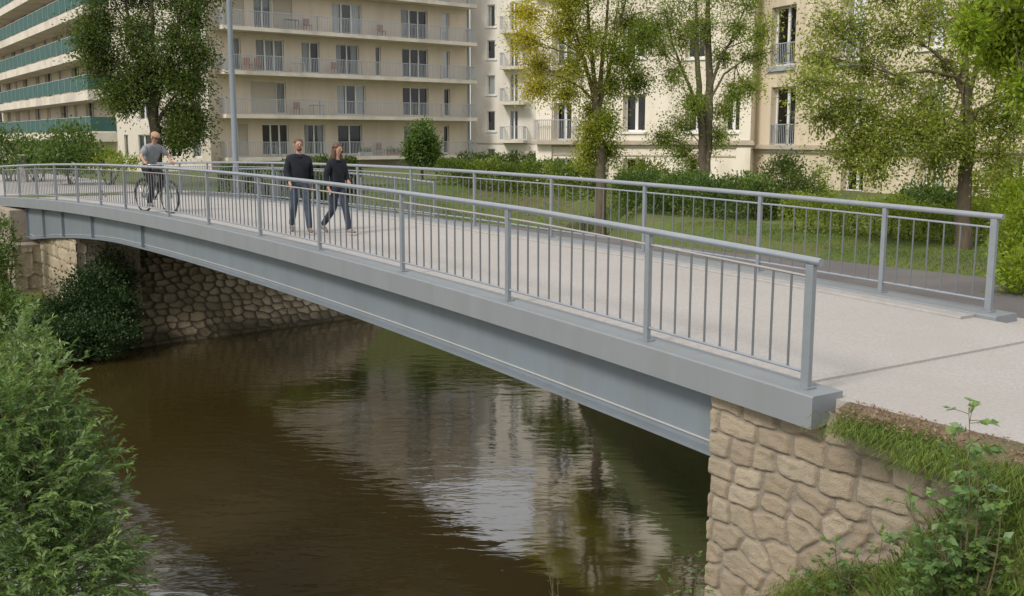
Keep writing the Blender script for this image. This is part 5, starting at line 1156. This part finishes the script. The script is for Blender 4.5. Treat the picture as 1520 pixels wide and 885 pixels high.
# bicycle and rider, both built about the bicycle's foot
bx, by = -8.9, 25.35; bzz = zd(bx, by); brz = head_ang+R(14); BS = 1.13
bike = tag(empty('bicycle', (bx, by, bzz), brz), 'black upright bicycle ridden along the near railing', 'bicycle'); bike.scale = (BS,)*3
RW = .345
def wheel(y):
    b = MB(); b.tube([(0, y+RW*math.cos(a), RW+RW*math.sin(a)) for a in [2*math.pi*i/36 for i in range(37)]], .021, 8, cap=False); t = b.build('wheel', M_tyre, bike, True)
    b = MB(); b.tube([(0, y+(RW-.028)*math.cos(a), RW+(RW-.028)*math.sin(a)) for a in [2*math.pi*i/36 for i in range(37)]], .010, 6, cap=False); b.build('rim', M_chrome, t, True)
    b = MB(); b.tube([(-.045, y, RW), (.045, y, RW)], .018, 8); b.build('hub', M_chrome, t, True)
    b = MB()
    for i in range(28): a = 2*math.pi*i/28; b.tube([(.03*(-1)**i, y, RW), (0, y+(RW-.03)*math.cos(a), RW+(RW-.03)*math.sin(a))], .0016, 4, cap=False)
    b.build('spokes', M_chrome, t)
wheel(.56); wheel(-.50)
b = MB(); bb, st, ht, hb, rh, fh = (0, -.06, .29), (0, -.22, .80), (0, .37, .90), (0, .40, .74), (0, -.50, RW), (0, .56, RW)
for a, c, r in [(bb, st, .016), (st, ht, .016), (bb, hb, .019), (hb, ht, .020), (st, (.0, -.25, .90), .013)]: b.tube([a, c], r, 10)
for sg in (-.05, .05): b.tube([bb, (sg, -.3, .32), (sg, rh[1], rh[2])], .010, 8); b.tube([st, (sg, -.3, .68), (sg, rh[1], rh[2])], .008, 8)
b.build('frame', M_bike, bike, True)
b = MB()
for sg in (-.055, .055): b.tube([hb, (sg, .42, .68), (sg, .50, .5), (sg, fh[1], fh[2])], .012, 8)
b.build('fork', M_bike, bike, True)
b = MB(); b.tube([(0, .37, .90), (0, .35, 1.02), (0, .38, 1.05)], .014, 8); b.tube([(-.31, .22, 1.06), (-.26, .30, 1.06), (-.12, .39, 1.05), (0, .40, 1.05), (.12, .39, 1.05), (.26, .30, 1.06), (.31, .22, 1.06)], .012, 8); hbm = b.build('handlebar', M_chrome, bike, True)
for sg in (-1, 1): b = MB(); b.tube([(sg*.30, .235, 1.06), (sg*.325, .16, 1.06)], .018, 8); b.build('grip', M_black, hbm, True)
b = MB(); b.tube([(0, -.36, .915), (0, -.28, .925), (0, -.18, .92), (0, -.10, .915)], [.05, .085, .05, .02], 10, flat=.35); b.build('saddle', M_black, bike, True)
b = MB(); b.tube([(.06, bb[1], bb[2]), (.065, bb[1], bb[2]-.165)], .010, 6); b.tube([(-.06, bb[1], bb[2]), (-.065, bb[1], bb[2]+.165)], .010, 6); b.tube([(-.07, bb[1], bb[2]), (.07, bb[1], bb[2])], .02, 8); cr_ = b.build('crank', M_chrome, bike, True)
for sg, zz in ((.12, bb[2]-.165), (-.12, bb[2]+.165)): b = MB(); b.box((sg, bb[1], zz), (.09, .08, .022)); b.build('pedal', M_black, cr_, bevel=.004)
b = MB(); b.tube([(.045, bb[1]+.09*math.cos(a), bb[2]+.09*math.sin(a)) for a in [2*math.pi*i/24 for i in range(25)]], .006, 6, cap=False); b.tube([(.045, bb[1], bb[2]+.09), (.045, -.5, RW+.03)], .005, 4); b.tube([(.045, bb[1], bb[2]-.09), (.045, -.5, RW-.03)], .005, 4); b.build('chain', M_black, bike)
b = MB(); b.tube([(0, .43, .86), (0, .49, .86)], [.035, .05], 10); b.build('headlight', M_chrome, bike, True)
for yy, a0, a1 in ((.56, 40, 150), (-.50, 20, 170)):
    b = MB(); b.tube([(0, yy+(RW+.035)*math.cos(R(a)), RW+(RW+.035)*math.sin(R(a))) for a in range(a0, a1+1, 10)], .022, 6, flat=.4); b.build('mudguard', M_bike, bike, True)
JC = dict(pelvis=(0, -.24, 1.00), waist=(0, -.19, 1.15), chest=(0, -.07, 1.34), neck=(0, .02, 1.50), head=(0, .09, 1.635), sho_l=(-.185, -.02, 1.44), elb_l=(-.335, .05, 1.24), wri_l=(-.315, .17, 1.10), pal_l=(-.315, .215, 1.085),
          sho_r=(.185, -.02, 1.44), elb_r=(.335, .05, 1.24), wri_r=(.315, .17, 1.10), pal_r=(.315, .215, 1.085), curl=.9, hip_l=(-.09, -.20, .95), kne_l=(-.12, .16, .82), ank_l=(-.11, -.08, .54), toe_l=(-.115, .04, .49), hip_r=(.09, -.20, .94), kne_r=(.12, .09, .58), ank_r=(.11, -.10, .21), toe_r=(.115, .02, .16))
person('cyclist in a grey short-sleeved shirt, dark trousers and a tan cap', (bx, by, bzz), brz, BS*.995, JC, M_tee, M_black, M_shoe, M_hair1, short_sleeve=True, cap=True, tw=1.1)
